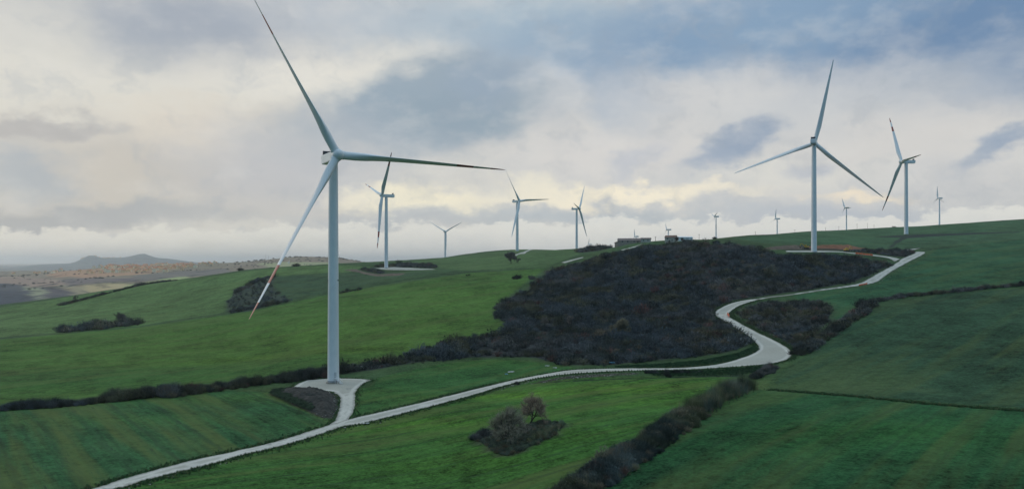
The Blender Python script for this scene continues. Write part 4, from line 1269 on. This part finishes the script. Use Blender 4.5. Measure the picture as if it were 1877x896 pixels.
# orange spoil banks at the tall turbine
def heap(uvpoly, hgt, label, m, name, cat, seed, sp=.7, rough=1.0, dmin=0):
    w = dens(hit(uvpoly, dmin)[:, :2], sp * 1.5, True)
    lo = w.min(0); hi = w.max(0)
    g = np.stack(np.meshgrid(np.arange(lo[0], hi[0], sp), np.arange(lo[1], hi[1], sp)), -1).reshape(-1, 2)
    g = g[inside(w, g[:, 0], g[:, 1])]; g = g[segdist(w, g[:, 0], g[:, 1]) > sp * .4]
    pts = np.r_[w, g]
    vo, _, fo, _, _, _ = geometry.delaunay_2d_cdt([Vector(p) for p in pts], [], [list(range(len(w)))], 1, 1e-4)
    vo = np.array([tuple(q) for q in vo]); fo = [f for f in fo if len(f) == 3]
    ed = segdist(w, vo[:, 0], vo[:, 1])
    h = hgt * smooth(0, max(1.5, ed.max() * .75), ed) * (.35 + 1.3 * fbm(vo[:, 0] / 5, vo[:, 1] / 5, seed, 3)) + rough * (vnoise(vo[:, 0] * 1.3, vo[:, 1] * 1.3, seed) - .4) * .55 * (ed > .3)
    c = vo.mean(0); zc = float(zat(*c))
    o = mesh_np(name, np.c_[vo - c, zat(vo[:, 0], vo[:, 1]) - .12 + np.maximum(h, 0) - zc], np.array(fo), m)
    o.location = (*c, zc)
    return tag(o, label, cat)


M['orangesoil'] = mat('orange_clay', (.20, .085, .045), rough=1, var=.35, vscale=.4, bump=.6)
M['paleedge'] = mat('brown_clay', (.115, .085, .062), rough=1, var=.35, vscale=.3, bump=.6)
heap(HEAP, 2.2, 'dark heap of dug soil beside the foreground turbine access road', M['soil'], 'soil_heap', 'soil heap', 71, .6, 1.3)
heap([(1475, 452.5), (1500, 450), (1545, 451), (1590, 455), (1560, 457.2), (1520, 455.5), (1490, 455)], 2.0, 'bank of orange dug clay behind the tall turbine', M['orangesoil'], 'soil_heap', 'soil heap', 72, 2.0, 1.0)
heap([(1395, 456.5), (1440, 452), (1472, 453.5), (1470, 457), (1420, 458.5)], 1.6, 'low brown clay mound left of the yellow excavator', M['paleedge'], 'soil_heap', 'soil heap', 73, 2.0, 1.0)
heap([(627, 495), (655, 492.5), (660, 495.5), (700, 503), (745, 500.5), (735, 505), (690, 506.5), (655, 499)], 1.0, 'brown earth embankment below the pad of the turbine left of centre', M['paleedge'], 'embankment', 'earth bank', 74, 2.0, 1.0)


# stones and litter
def stone_tm(seed):
    r = np.random.default_rng(seed)
    bm = bmesh.new(); bmesh.ops.create_icosphere(bm, subdivisions=1, radius=1)
    v = np.array([q.co[:] for q in bm.verts]) * r.uniform(.6, 1.1, (len(bm.verts), 1)) * [1, .8, .6]
    t = np.array([[q.index for q in f.verts] for f in bm.faces]); bm.free()
    return v, t, np.ones((len(v), 3))


T_ST = [stone_tm(500 + i) for i in range(5)]
rs = np.random.default_rng(77)
g = []
for poly_, n_ in ((POL['HEAP'], 260), (POL['SOUTHBANK'], 260)):
    lo, hi = poly_.min(0), poly_.max(0); q = rs.uniform(lo, hi, (n_ * 4, 2)); q = q[inside(poly_, q[:, 0], q[:, 1])][:n_]; g.append(q)
for line, n_, w_ in (([(1440, 638), (1417, 622), (1384, 606), (1345, 588)], 240, 2.2), ([(1610, 517), (1640, 498), (1664, 483), (1690, 470)], 200, 3.0), ([(625, 783), (650, 780), (690, 772)], 60, 1.6), ([(150, 916), (300, 873), (420, 842)], 60, 1.2), ([(880, 720), (930, 708), (990, 694)], 90, 1.6)):
    q = dens(hit(line)[:, :2], .5); i = rs.integers(0, len(q), n_); g.append(q[i] + rs.normal(0, w_, (n_, 2)))
g = np.concatenate(g)
for q in roadw: g = g[~inside(q, g[:, 0], g[:, 1])]
sc_ = rs.uniform(.10, .34, len(g)) * np.where(rs.uniform(0, 1, len(g)) < .1, 1.8, 1)
pp = on_ground(g, .0)
ih = inside(POL['HEAP'], g[:, 0], g[:, 1])
pp[ih, 2] += .5
o = merged('rubble', T_ST, pp, sc_, np.array([.20, .19, .17]) * rs.uniform(.35, 1.6, (len(g), 1)), seed=8)
tag(o, kind='stuff')


def sheet(u, v, w, d_, rz, m, label, seed, name='plastic_sheet', hgt=.25):
    r = np.random.default_rng(seed)
    p = hit([(u, v)])[0]
    k = 6; xs_ = np.linspace(-.5, .5, k)
    X, Y = np.meshgrid(xs_, xs_); Z = r.uniform(0.05, 1, X.shape) * hgt + .15
    X = X * w + r.normal(0, .04, X.shape) * w; Y = Y * d_ + r.normal(0, .04, X.shape) * d_
    i = (np.arange(k - 1)[:, None] * k + np.arange(k - 1)[None]).ravel()
    q = np.c_[i, i + 1, i + k + 1, i + k]
    V = np.stack([X, Y, Z], -1).reshape(-1, 3); V2 = V - [0, 0, .06]
    o = mesh_np(name, np.r_[V, V2], np.r_[q, q[:, ::-1] + k * k], m)
    o.location = p; o.rotation_euler = (0, 0, rz)
    return tag(o, label, 'litter')


sheet(1122, 666, 2.2, 1.6, .3, M['blue'], 'crumpled blue sheet at the foot of the thicket', 1, hgt=.6)
sheet(937, 682, 2.6, 1.0, .4, M['paper'], 'white plastic strip on the grass above the road', 2)
sheet(928, 686, 1.2, .9, .1, M['blue'], 'small pale blue bag on the grass near the white plastic strip', 3)
sheet(1003, 671, 2.0, .9, .2, M['paper'], 'white scrap of plastic below the thicket corner', 4)
sheet(1017, 674.5, 1.8, .7, .1, M['paper'], 'white scrap of plastic nearest the road under the thicket', 5)
sheet(664, 673, 1.4, .9, .5, M['paper'], 'pale scrap at the thicket edge right of the foreground tower', 6, hgt=.5)
sheet(671, 777, 2.0, 1.0, .4, M['paper'], 'broken pale concrete scrap at the road junction verge', 7, hgt=.4)
sheet(640, 712.5, 2.4, .7, .1, M['grey'], 'dark flat hatch cover lying on the white turbine pad', 8, name='hatch_cover', hgt=.08)

# ------------------------------------------------------------------ far hills, mountain, village
def far_material():
    m = bpy.data.materials.new('far_land'); m.use_nodes = True
    nt = m.node_tree; N = nt.nodes; L = nt.links; bs = N['Principled BSDF']
    bs.inputs['Roughness'].default_value = 1; bs.inputs['Specular IOR Level'].default_value = .03
    tc = N.new('ShaderNodeTexCoord')
    n0 = N.new('ShaderNodeTexNoise'); n0.inputs['Scale'].default_value = .006; n0.inputs['Detail'].default_value = 3; L.new(tc.outputs['Object'], n0.inputs['Vector'])
    ad = N.new('ShaderNodeVectorMath'); ad.operation = 'MULTIPLY_ADD'; L.new(n0.outputs['Color'], ad.inputs[0]); ad.inputs[1].default_value = (140, 140, 0); L.new(tc.outputs['Object'], ad.inputs[2])
    vo = N.new('ShaderNodeTexVoronoi'); vo.inputs['Scale'].default_value = .0052; L.new(ad.outputs[0], vo.inputs['Vector'])
    sp = N.new('ShaderNodeSeparateColor'); L.new(vo.outputs['Color'], sp.inputs[0])
    cr = N.new('ShaderNodeValToRGB'); cr.color_ramp.interpolation = 'CONSTANT'
    cols = [(0, (.17, .13, .10)), (.2, (.13, .135, .08)), (.34, (.27, .22, .14)), (.5, (.10, .085, .085)), (.64, (.16, .18, .09)), (.76, (.23, .14, .105)), (.9, (.15, .12, .10))]
    el = cr.color_ramp.elements
    el[0].position = 0; el[0].color = (*cols[0][1], 1); el[1].position = cols[1][0]; el[1].color = (*cols[1][1], 1)
    for p_, c_ in cols[2:]:
        e = el.new(p_); e.color = (*c_, 1)
    L.new(sp.outputs[0], cr.inputs[0])
    n1 = N.new('ShaderNodeTexNoise'); n1.inputs['Scale'].default_value = .016; n1.inputs['Detail'].default_value = 8; n1.inputs['Roughness'].default_value = .65; L.new(tc.outputs['Object'], n1.inputs['Vector'])
    rg = N.new('ShaderNodeMapRange'); rg.inputs[1].default_value = .54; rg.inputs[2].default_value = .66; rg.inputs[4].default_value = .75; L.new(n1.outputs['Fac'], rg.inputs[0])
    mx = N.new('ShaderNodeMix'); mx.data_type = 'RGBA'; L.new(rg.outputs[0], mx.inputs['Factor']); L.new(cr.outputs[0], mx.inputs[6]); mx.inputs[7].default_value = (.07, .065, .065, 1)
    at = N.new('ShaderNodeAttribute'); at.attribute_name = 'tint'; aw = N.new('ShaderNodeAttribute'); aw.attribute_name = 'tw'
    m3 = N.new('ShaderNodeMix'); m3.data_type = 'RGBA'; L.new(aw.outputs['Fac'], m3.inputs['Factor']); L.new(cr.outputs[0], m3.inputs[6]); L.new(at.outputs['Color'], m3.inputs[7])
    L.new(m3.outputs[2], mx.inputs[6])
    L.new(mx.outputs[2], bs.inputs['Base Color'])
    return m


M['far'] = far_material()


LANDUSE = [
    ([(-60, 496), (90, 496), (340, 482), (480, 470), (680, 468), (700, 500), (480, 500), (300, 512), (60, 515), (-60, 515)], (0.300, 0.232, 0.168)),
    ([(90, 500), (200, 491), (320, 485), (345, 490), (250, 503), (150, 508), (95, 507)], (0.510, 0.290, 0.182)),
    ([(-60, 506), (20, 507), (60, 509), (100, 512), (130, 520), (60, 526), (-60, 521)], (0.405, 0.275, 0.210)),
    ([(100, 512), (190, 509), (250, 509), (250, 517), (180, 519), (120, 522)], (0.225, 0.174, 0.161)),
    ([(-60, 519), (15, 520), (48, 526), (62, 545), (85, 556), (-60, 575)], (0.098, 0.099, 0.112)),
    ([(45, 526), (72, 527), (84, 545), (95, 556), (62, 545)], (0.390, 0.377, 0.238)),
    ([(72, 527), (115, 530), (160, 541), (130, 556), (88, 550)], (0.128, 0.116, 0.123)),
    ([(100, 520), (150, 525), (190, 533), (150, 542), (112, 530)], (0.375, 0.304, 0.196)),
    ([(150, 524), (190, 519), (240, 521), (235, 530), (190, 540), (160, 536)], (0.540, 0.406, 0.224)),
    ([(230, 524), (300, 509), (345, 503), (340, 512), (290, 530), (240, 532)], (0.405, 0.435, 0.196)),
    ([(250, 505), (330, 498), (420, 492), (430, 500), (330, 508), (260, 515)], (0.240, 0.203, 0.175)),
    ([(470, 482), (540, 479), (600, 482), (590, 492), (500, 494)], (0.390, 0.377, 0.210)),
]


def far_hill(name, crest, d0, width, base, xr, yr, step, amp, nscale, seed):
    cu = np.array([c[0] for c in crest], float); cz = np.array([ZC - (c[1] - HV) * d0 / F for c in crest])
    xs_ = np.arange(xr[0], xr[1] + 1, step); ys_ = np.arange(yr[0], yr[1] + 1, step)
    X, Y = np.meshgrid(xs_, ys_)
    u = CU + X / Y * F
    H_ = np.interp(u, cu, cz)
    edge = smooth(xr[0], xr[0] + 400, X) * smooth(xr[1], xr[1] - 300, X)
    pr = np.exp(-((Y - d0) / width) ** 2)
    Z = base + (H_ - base) * pr * edge + (fbm(X / nscale, Y / nscale, seed, 5) - .5) * amp * (1 - .75 * pr) * 2
    Z = np.minimum(Z, H_ + 400)
    Z -= 60 * (1 - smooth(yr[0], yr[0] + (yr[1] - yr[0]) * .06, Y))
    i = (np.arange(len(ys_) - 1)[:, None] * len(xs_) + np.arange(len(xs_) - 1)[None]).ravel()
    q = np.c_[i, i + 1, i + len(xs_) + 1, i + len(xs_)]
    tn = np.tile(np.array([.16, .13, .105]), (X.size, 1)); tw_ = np.zeros(X.size)
    if name == 'hills':
        uu = u.ravel() + (fbm(X.ravel() / 90, Y.ravel() / 90, 5, 3) - .5) * 30; vv = HV - (Z.ravel() - ZC) / Y.ravel() * F + (fbm(X.ravel() / 120, Y.ravel() / 120, 8, 3) - .5) * 7
        for pg, cl in LANDUSE:
            m_ = inside(np.array(pg, float), uu, vv); tn[m_] = cl; tw_[m_] = .85
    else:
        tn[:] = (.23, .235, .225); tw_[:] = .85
    o = mesh_np(name, np.c_[X.ravel(), Y.ravel(), Z.ravel()], q, M['far'], smooth_=True, attrs=dict(tint=tn, tw=tw_))
    tag(o, kind='structure')

    def zz(x, y):
        fx = np.clip((np.asarray(x) - xs_[0]) / step, 0, len(xs_) - 1.001); fy = np.clip((np.asarray(y) - ys_[0]) / step, 0, len(ys_) - 1.001)
        a = fx.astype(int); b2 = fy.astype(int); tx = fx - a; ty = fy - b2
        return (Z[b2, a] * (1 - tx) + Z[b2, a + 1] * tx) * (1 - ty) + (Z[b2 + 1, a] * (1 - tx) + Z[b2 + 1, a + 1] * tx) * ty
    return zz


zhill = far_hill('hills', [(-300, 507), (0, 504), (60, 503), (130, 497), (200, 491), (300, 488), (345, 486.5), (400, 483), (470, 477), (500, 474.5), (545, 471.5), (580, 473), (620, 474), (650, 478), (680, 485), (720, 493), (760, 500)],
                 3300, 1150, -34, (-3600, 300), (1500, 5200), 14, 62, 400, 81)
zmount = far_hill('mountain', [(-400, 494), (0, 491.5), (72, 486), (90, 485.5), (134, 482.6), (145, 476.5), (163, 468.5), (174, 468.3), (183, 473), (194, 472.8), (226, 472), (243, 468.5), (254, 465.4), (266, 465), (275, 469), (290, 472.6), (308, 473.5), (337, 478), (380, 482), (430, 485), (520, 490), (700, 494)],
                  10000, 1500, -60, (-10500, -500), (6500, 13000), 50, 95, 620, 91)

# village houses: one little house, copied
vm = {}


def village_mesh(k, wallc, roofc):
    W_, D_, H_, rh = [(11, 9, 6.5, 2.6), (14, 10, 8.5, 2.8), (9, 8, 5.5, 2.4)][k % 3]
    mb = MB()
    mb.prism([(-D_ / 2, -3), (D_ / 2, -3), (D_ / 2, H_), (0, H_ + rh * .9), (-D_ / 2, H_)], -W_ / 2, W_ / 2)
    nwall = len(mb.bm.faces)
    e = D_ / 2 + .5; s = rh / (D_ / 2)
    mb.prism([(-e, H_ - .5 * s), (0, H_ + rh), (e, H_ - .5 * s), (e, H_ - .5 * s + .35), (0, H_ + rh + .4), (-e, H_ - .5 * s + .35)], -W_ / 2 - .5, W_ / 2 + .5)
    bmesh.ops.recalc_face_normals(mb.bm, faces=mb.bm.faces)
    mb.bm.faces.ensure_lookup_table()
    for i, f in enumerate(mb.bm.faces): f.material_index = 0 if i < nwall else 1
    me = bpy.data.meshes.new('village_house'); mb.bm.to_mesh(me); mb.bm.free()
    me.materials.append(wallc); me.materials.append(roofc)
    return me


wl = [mat('village_wall', c, rough=.9) for c in ((.85, .62, .36), (.86, .76, .55), (.80, .54, .30))]  # walls brightened and warmed, sunlight on the village is in the colour
rf = [mat('village_roof', c, rough=.9) for c in ((.62, .25, .13), (.52, .22, .13), (.64, .34, .18))]  # roof colours raised too for the patch of sun on the village
vms = [village_mesh(k, wl[k % 3], rf[(k // 3) % 3]) for k in range(9)]
rv = np.random.default_rng(5)


def village(n_, ucen, usd, dlo, dhi, zf, label, group, scale=1.0, ulim=(0, 900)):
    c = 0
    while c < n_:
        u = rv.normal(ucen, usd); d = rv.uniform(dlo, dhi)
        if not ulim[0] < u < ulim[1]: continue
        x = (u - CU) * d / F
        o = bpy.data.objects.new('village_house', vms[rv.integers(0, 9)]); COL.objects.link(o)
        o.location = (x, d, float(zf(x, d)) - .2); o.rotation_euler = (0, 0, rv.choice([.3, 1.85, .1, 1.2]) + rv.normal(0, .1)); o.scale = (scale,) * 3
        tag(o, label, 'house', group); c += 1


village(165, 255, 55, 2800, 3350, zhill, 'tiny orange roofed house in the distant village at left', 'houses of the distant village', 1.2, ulim=(80, 372))
village(22, 360, 30, 3050, 3350, zhill, 'tiny pale house on the slope right of the distant village', 'scattered houses right of the distant village', ulim=(300, 470))
village(8, 60, 40, 3100, 3300, zhill, 'tiny pale house at the left end of the distant ridge', 'scattered houses left of the distant village', ulim=(-5, 130))
village(26, 185, 22, 9750, 10050, zmount, 'faint pale house of the hilltop town on the far mountain', 'hilltop town on the far mountain', 1.3, ulim=(145, 250))
# a church tower in the village
cu_, cd_ = 306, 3120
cx_ = (cu_ - CU) * cd_ / F; cz_ = float(zhill(cx_, cd_))
ch = empty('church_tower', (cx_, cd_, cz_)); tag(ch, 'slim pale church tower above the orange village roofs', 'tower')
MB().box((0, 0, 8), (5, 5, 20)).build('shaft', wl[1], ch)
MB().lathe([(3.9, 18.0), (.1, 22.5)], 4).build('spire', rf[0], ch)

# trees and copses of the far hills, uncountable at this distance
q = []
while len(q) < 430:
    u = rv.uniform(-40, 690); d = rv.uniform(2050, 3350); x = (u - CU) * d / F
    if fbm(np.array([x / 160]), np.array([d / 160]), 44, 3)[0] > .54: q.append((x, d))
q = np.array(q)
o = merged('woods', T_LEAFY, np.c_[q, zhill(q[:, 0], q[:, 1]) - .5], rv.uniform(2.5, 6, len(q)), np.array([.13, .13, .12]) * rv.uniform(.6, 1.4, (len(q), 1)), seed=12)
tag(o, kind='stuff')
# crest trees and masts on the far ridge
q = []
for u in list(rv.uniform(400, 660, 46)):
    d = rv.uniform(3250, 3350); q.append(((u - CU) * d / F, d))
q = np.array(q)
o = merged('treeline', T_LEAFY, np.c_[q, zhill(q[:, 0], q[:, 1]) - .5], rv.uniform(3, 8, len(q)), np.array([.035, .038, .033]) * rv.uniform(.7, 1.3, (len(q), 1)), seed=13)
tag(o, kind='stuff')
for k, (u, hh, lb) in enumerate(((487, 22, 'taller thin lattice mast on the far brown ridge'), (492, 16, 'shorter thin mast beside the tall one on the far ridge'))):
    d = 3300; x = (u - CU) * d / F; z0 = float(zhill(x, d))
    r0 = empty('radio_mast', (x, d, z0)); tag(r0, lb, 'mast')
    mb = MB()
    for a in range(3):
        t = 2 * math.pi * a / 3
        mb.tube((1.2 * math.cos(t), 1.2 * math.sin(t), -1), (.3 * math.cos(t), .3 * math.sin(t), hh), .16, .12, 5)
    mb.build('lattice', M['grey'], r0)
    MB().tube((0, 0, hh * .9), (0, 0, hh + 3), .3, .3, 8).build('antenna', M['grey'], r0)
# a small white turbine on the far hill
d = 2700; 
zz = float(zhill((529.5 - CU) * d / F, d))
tt = turbine(529.5, 480.5, d, 5.5, 10, 12, 'tiny white turbine on the far brown hill left of the foreground tower', 'small turbine on the far hill', False, width=1.3)

# ------------------------------------------------------------------ air
hz_m = bpy.data.materials.new('haze_air'); hz_m.use_nodes = True
nt = hz_m.node_tree; nt.nodes.remove(nt.nodes['Principled BSDF'])
pv = nt.nodes.new('ShaderNodeVolumePrincipled')
pv.inputs['Color'].default_value = (.84, .92, 1, 1)
pv.inputs['Density'].default_value = 5.6e-5
pv.inputs['Anisotropy'].default_value = 0.75
nt.links.new(pv.outputs[0], nt.nodes['Material Output'].inputs['Volume'])
mb = MB(); mb.box((0, 0, 0), (2, 2, 2))
hz = mb.build('haze', hz_m)
zlo = min(float(GZ.min()), -150) - 1
HX0, HX1, HY0, HY1, HZ1 = -31500, 31500, -6000, 43000, 285
hz.scale = ((HX1 - HX0) / 2, (HY1 - HY0) / 2, (HZ1 - zlo) / 2); hz.location = ((HX0 + HX1) / 2, (HY0 + HY1) / 2, (HZ1 + zlo) / 2)
tag(hz, kind='stuff')

# ------------------------------------------------------------------ sun, sky and clouds
SUN_EL, SUN_AZ = 16.0, -62.0           # azimuth from the view direction (+Y), negative = left
sd = bpy.data.lights.new('sun', 'SUN'); sd.energy = .5; sd.angle = R(25); sd.color = (1, .90, .78)
sun = bpy.data.objects.new('sun', sd); COL.objects.link(sun)
dv = Vector((math.sin(R(SUN_AZ)) * math.cos(R(SUN_EL)), math.cos(R(SUN_AZ)) * math.cos(R(SUN_EL)), math.sin(R(SUN_EL))))
sun.rotation_euler = (-dv).to_track_quat('-Z', 'Y').to_euler()
sun.location = (-200, 100, 300)

wd = bpy.data.worlds.new('World'); scene.world = wd; wd.use_nodes = True
nt = wd.node_tree; N = nt.nodes; L = nt.links
bg = N['Background']; STR = .1; bg.inputs['Strength'].default_value = STR
sky = N.new('ShaderNodeTexSky'); sky.sky_type = 'NISHITA'; sky.sun_disc = False
sky.sun_elevation = R(SUN_EL); sky.sun_rotation = R(SUN_AZ)


def wm(op, a, b=None, c=None):
    q = N.new('ShaderNodeMath'); q.operation = op
    for i, vv in enumerate((a, b, c)):
        if vv is None: continue
        if isinstance(vv, (int, float)): q.inputs[i].default_value = vv
        else: L.new(vv, q.inputs[i])
    return q.outputs[0]


def wrange(val, a, b, c=0.0, d=1.0, sm=True):
    q = N.new('ShaderNodeMapRange'); q.interpolation_type = 'SMOOTHSTEP' if sm else 'LINEAR'
    for i, vv in enumerate((a, b, c, d)): q.inputs[i + 1].default_value = vv
    L.new(val, q.inputs[0]); return q.outputs[0]


def wmix(f, a, b):
    q = N.new('ShaderNodeMix'); q.data_type = 'RGBA'
    if isinstance(f, (int, float)): q.inputs['Factor'].default_value = f
    else: L.new(f, q.inputs['Factor'])
    for i, vv in ((6, a), (7, b)):
        if isinstance(vv, tuple): q.inputs[i].default_value = (*vv, 1)
        else: L.new(vv, q.inputs[i])
    return q.outputs[2]


def sky_c(r, g, b):
    c = srgb(r, g, b); return tuple(v_ / STR for v_ in c)


def wnoise(vec, scale, detail=6, rough=.55, col=False):
    q = N.new('ShaderNodeTexNoise'); q.inputs['Scale'].default_value = scale; q.inputs['Detail'].default_value = detail; q.inputs['Roughness'].default_value = rough
    L.new(vec, q.inputs['Vector']); return q.outputs['Color' if col else 'Fac']


tc = N.new('ShaderNodeTexCoord'); sep = N.new('ShaderNodeSeparateXYZ'); L.new(tc.outputs['Generated'], sep.inputs[0])
az = wm('ARCTAN2', sep.outputs[0], sep.outputs[1]); el = wm('ARCSINE', sep.outputs[2])
cb = N.new('ShaderNodeCombineXYZ'); L.new(az, cb.inputs[0]); L.new(el, cb.inputs[1])
Pn = cb.outputs[0]                                     # (azimuth, elevation)
st = N.new('ShaderNodeVectorMath'); st.operation = 'MULTIPLY'; L.new(Pn, st.inputs[0]); st.inputs[1].default_value = (1, 1.7, 1)
Ps = st.outputs[0]


def warp(vec, scale, amp, detail=5, rough=.6):
    nz = wnoise(Ps, scale, detail, rough, True)
    a = N.new('ShaderNodeVectorMath'); a.operation = 'SUBTRACT'; L.new(nz, a.inputs[0]); a.inputs[1].default_value = (.5, .5, .5)
    b = N.new('ShaderNodeVectorMath'); b.operation = 'MULTIPLY_ADD'; L.new(a.outputs[0], b.inputs[0]); b.inputs[1].default_value = (amp, amp * .75, 0); L.new(vec, b.inputs[2])
    return b.outputs[0]


Pw = warp(warp(Pn, 5.0, .11, 4), 20.0, .055, 7, .62)
Pf = warp(Pn, 30.0, .035, 7, .65)                       # crisper, for the cumulus line


def ae(u, v):
    return math.atan((u - CU) / F), math.atan((HV - v) / math.hypot(F, u - CU))


def blob(base, u, v, ru, rv_, rot, col, op, hard=.42, vec=None):
    a, e = ae(u, v)
    mp = N.new('ShaderNodeMapping'); mp.vector_type = 'TEXTURE'; L.new(vec or Pw, mp.inputs['Vector'])
    mp.inputs['Location'].default_value = (a, e, 0); mp.inputs['Rotation'].default_value = (0, 0, R(rot)); mp.inputs['Scale'].default_value = (ru / F, rv_ / F, 1)
    ln = N.new('ShaderNodeVectorMath'); ln.operation = 'LENGTH'; L.new(mp.outputs[0], ln.inputs[0])
    f = wrange(ln.outputs['Value'], 1.0 + hard * .5, 1.0 - hard, 0, op)
    return wmix(f, base, sky_c(*col))


# base: overcast, creamy at left, blue-grey at right, bluer overhead and behind
c = wmix(wrange(az, -.45, .35), sky_c(205, 202, 196), sky_c(202, 202, 203))
zen = tuple(1.3 * q for q in sky_c(180, 203, 222))
n_big = wnoise(Ps, 4.2, 6, .55); n_med = wnoise(Ps, 12.0, 7, .6); n_w = wnoise(Pw, 7.0, 7, .6)
c = wmix(wrange(n_big, .42, .68, 0, .55), c, sky_c(172, 179, 192))
c = wmix(wrange(n_w, .5, .72, 0, .5), c, sky_c(214, 212, 208))
B = [
    (310, 45, 270, 85, 0, (154, 162, 176), .95, .7), (40, 60, 140, 120, 0, (205, 204, 200), .8, .8), (700, 30, 260, 70, 0, (176, 184, 196), .7, .9),
    (1000, 50, 330, 110, 0, (157, 178, 196), .85, .9), (1540, 35, 620, 100, 3, (124, 150, 180), 1.0, .6), (1820, 85, 300, 110, -6, (102, 131, 167), .95, .7), (1420, 20, 240, 70, 0, (132, 158, 186), .6, .9),
    (230, 180, 330, 90, -4, (214, 211, 203), .8, .9), (600, 140, 230, 62, 4, (222, 219, 212), .85, .8), (1000, 150, 80, 40, 0, (214, 214, 216), .6, .9),
    (190, 320, 330, 80, 0, (188, 182, 176), .85, .8), (410, 240, 190, 45, 3, (213, 204, 192), .85, .9), (520, 310, 200, 80, 0, (182, 183, 190), .75, .8), (50, 240, 140, 18, 3, (168, 166, 168), .85, .7), (25, 310, 80, 40, 0, (158, 167, 179), .8, .8),
    (800, 195, 225, 80, 6, (147, 162, 177), 1.0, .4), (690, 250, 240, 55, 0, (160, 170, 182), .85, .75), (890, 160, 90, 50, 20, (144, 160, 180), .7, .8), (820, 215, 150, 50, 0, (138, 155, 171), .85, .75),
    (1130, 150, 100, 75, -30, (142, 162, 186), .9, .7), (1330, 170, 300, 60, 0, (206, 205, 206), .75, .9), (1560, 190, 330, 70, 0, (190, 194, 200), .7, .9), (1680, 260, 260, 60, 0, (209, 206, 204), .75, .9),
    (1110, 290, 230, 60, 0, (211, 208, 207), .85, .9), (1700, 340, 220, 40, 0, (199, 199, 202), .7, .9), (1420, 325, 170, 28, 0, (216, 214, 209), .85, .9),
    (1350, 265, 92, 34, 28, (142, 157, 180), .95, .7), (1385, 235, 40, 26, 10, (138, 154, 178), .7, .7), (1300, 300, 60, 20, 10, (152, 165, 186), .7, .8),
    (1835, 275, 70, 18, 24, (140, 156, 180), .9, .7), (1480, 310, 60, 14, 10, (168, 175, 192), .6, .8), (1160, 300, 60, 26, 35, (178, 184, 198), .6, .8),
    (90, 385, 230, 24, 2, (152, 157, 165), .9, .6), (300, 392, 200, 20, 0, (166, 169, 175), .7, .7), (560, 380, 140, 30, 0, (188, 186, 186), .6, .9),
    (1130, 358, 250, 15, 0, (244, 234, 213), 1.0, .7), (760, 366, 160, 20, 0, (240, 232, 210), 1.0, .75), (1560, 356, 80, 9, 0, (240, 226, 204), .95, .9), (960, 350, 120, 20, 0, (232, 226, 210), .85, .9),
    (1060, 392, 330, 16, 0, (176, 184, 193), .85, .8), (760, 402, 210, 13, 0, (180, 184, 190), .8, .8), (1560, 395, 260, 20, 0, (178, 185, 197), .75, .9),
]
for b in B:
    c = blob(c, *b)
# fine cloud texture over everything
c = wmix(wrange(n_med, .46, .70, 0, .20), c, sky_c(222, 220, 217))
c = wmix(wrange(wnoise(Pw, 19, 8, .62), .47, .72, 0, .32), c, sky_c(150, 160, 174))
# line of distant cumulus above the horizon: lumpy top edge
sx = N.new('ShaderNodeSeparateXYZ'); L.new(Pf, sx.inputs[0])
lump = wnoise(Ps, 16, 7, .6)
top = wm('MULTIPLY_ADD', lump, .062, .012)
top = wm('MULTIPLY_ADD', wnoise(Ps, 55, 6, .6), .022, top)
top = wm('ADD', top, wrange(az, -.6, .1, -.018, .002))
fc = wrange(wm('SUBTRACT', top, sx.outputs[1]), -.0015, .006)
cum = wmix(wrange(az, -.5, .1), sky_c(196, 196, 192), sky_c(217, 217, 216))
cum = wmix(wrange(wnoise(Pf, 26, 7, .6), .45, .7, 0, .45), cum, sky_c(190, 194, 199))
cum = wmix(wrange(wm('SUBTRACT', top, el), .045, .0, 0, .6), cum, sky_c(232, 230, 223))
c = wmix(wm('MULTIPLY', fc, .85), c, cum)
# murk at the horizon
c = wmix(wrange(el, .022, -.005, 0, .7), c, wmix(wrange(az, -.5, .2), sky_c(176, 179, 181), sky_c(204, 207, 209)))
c = wmix(wrange(el, .36, .8), c, zen)
# away from the view: deeper blue-grey cloud, clear sky showing through
back = wm('MULTIPLY', wrange(sep.outputs[1], .35, -.35), wrange(el, .9, .45))
c = wmix(back, c, wmix(wrange(n_big, .35, .65), sky_c(64, 122, 164), sky_c(96, 146, 182)))
c = wmix(.06, c, sky.outputs[0])
vm_ = N.new('ShaderNodeVectorMath'); vm_.operation = 'MULTIPLY'; L.new(c, vm_.inputs[0]); vm_.inputs[1].default_value = (1.01, 1.0, .965)
L.new(vm_.outputs[0], bg.inputs['Color'])
scene.cycles.volume_bounces = 1
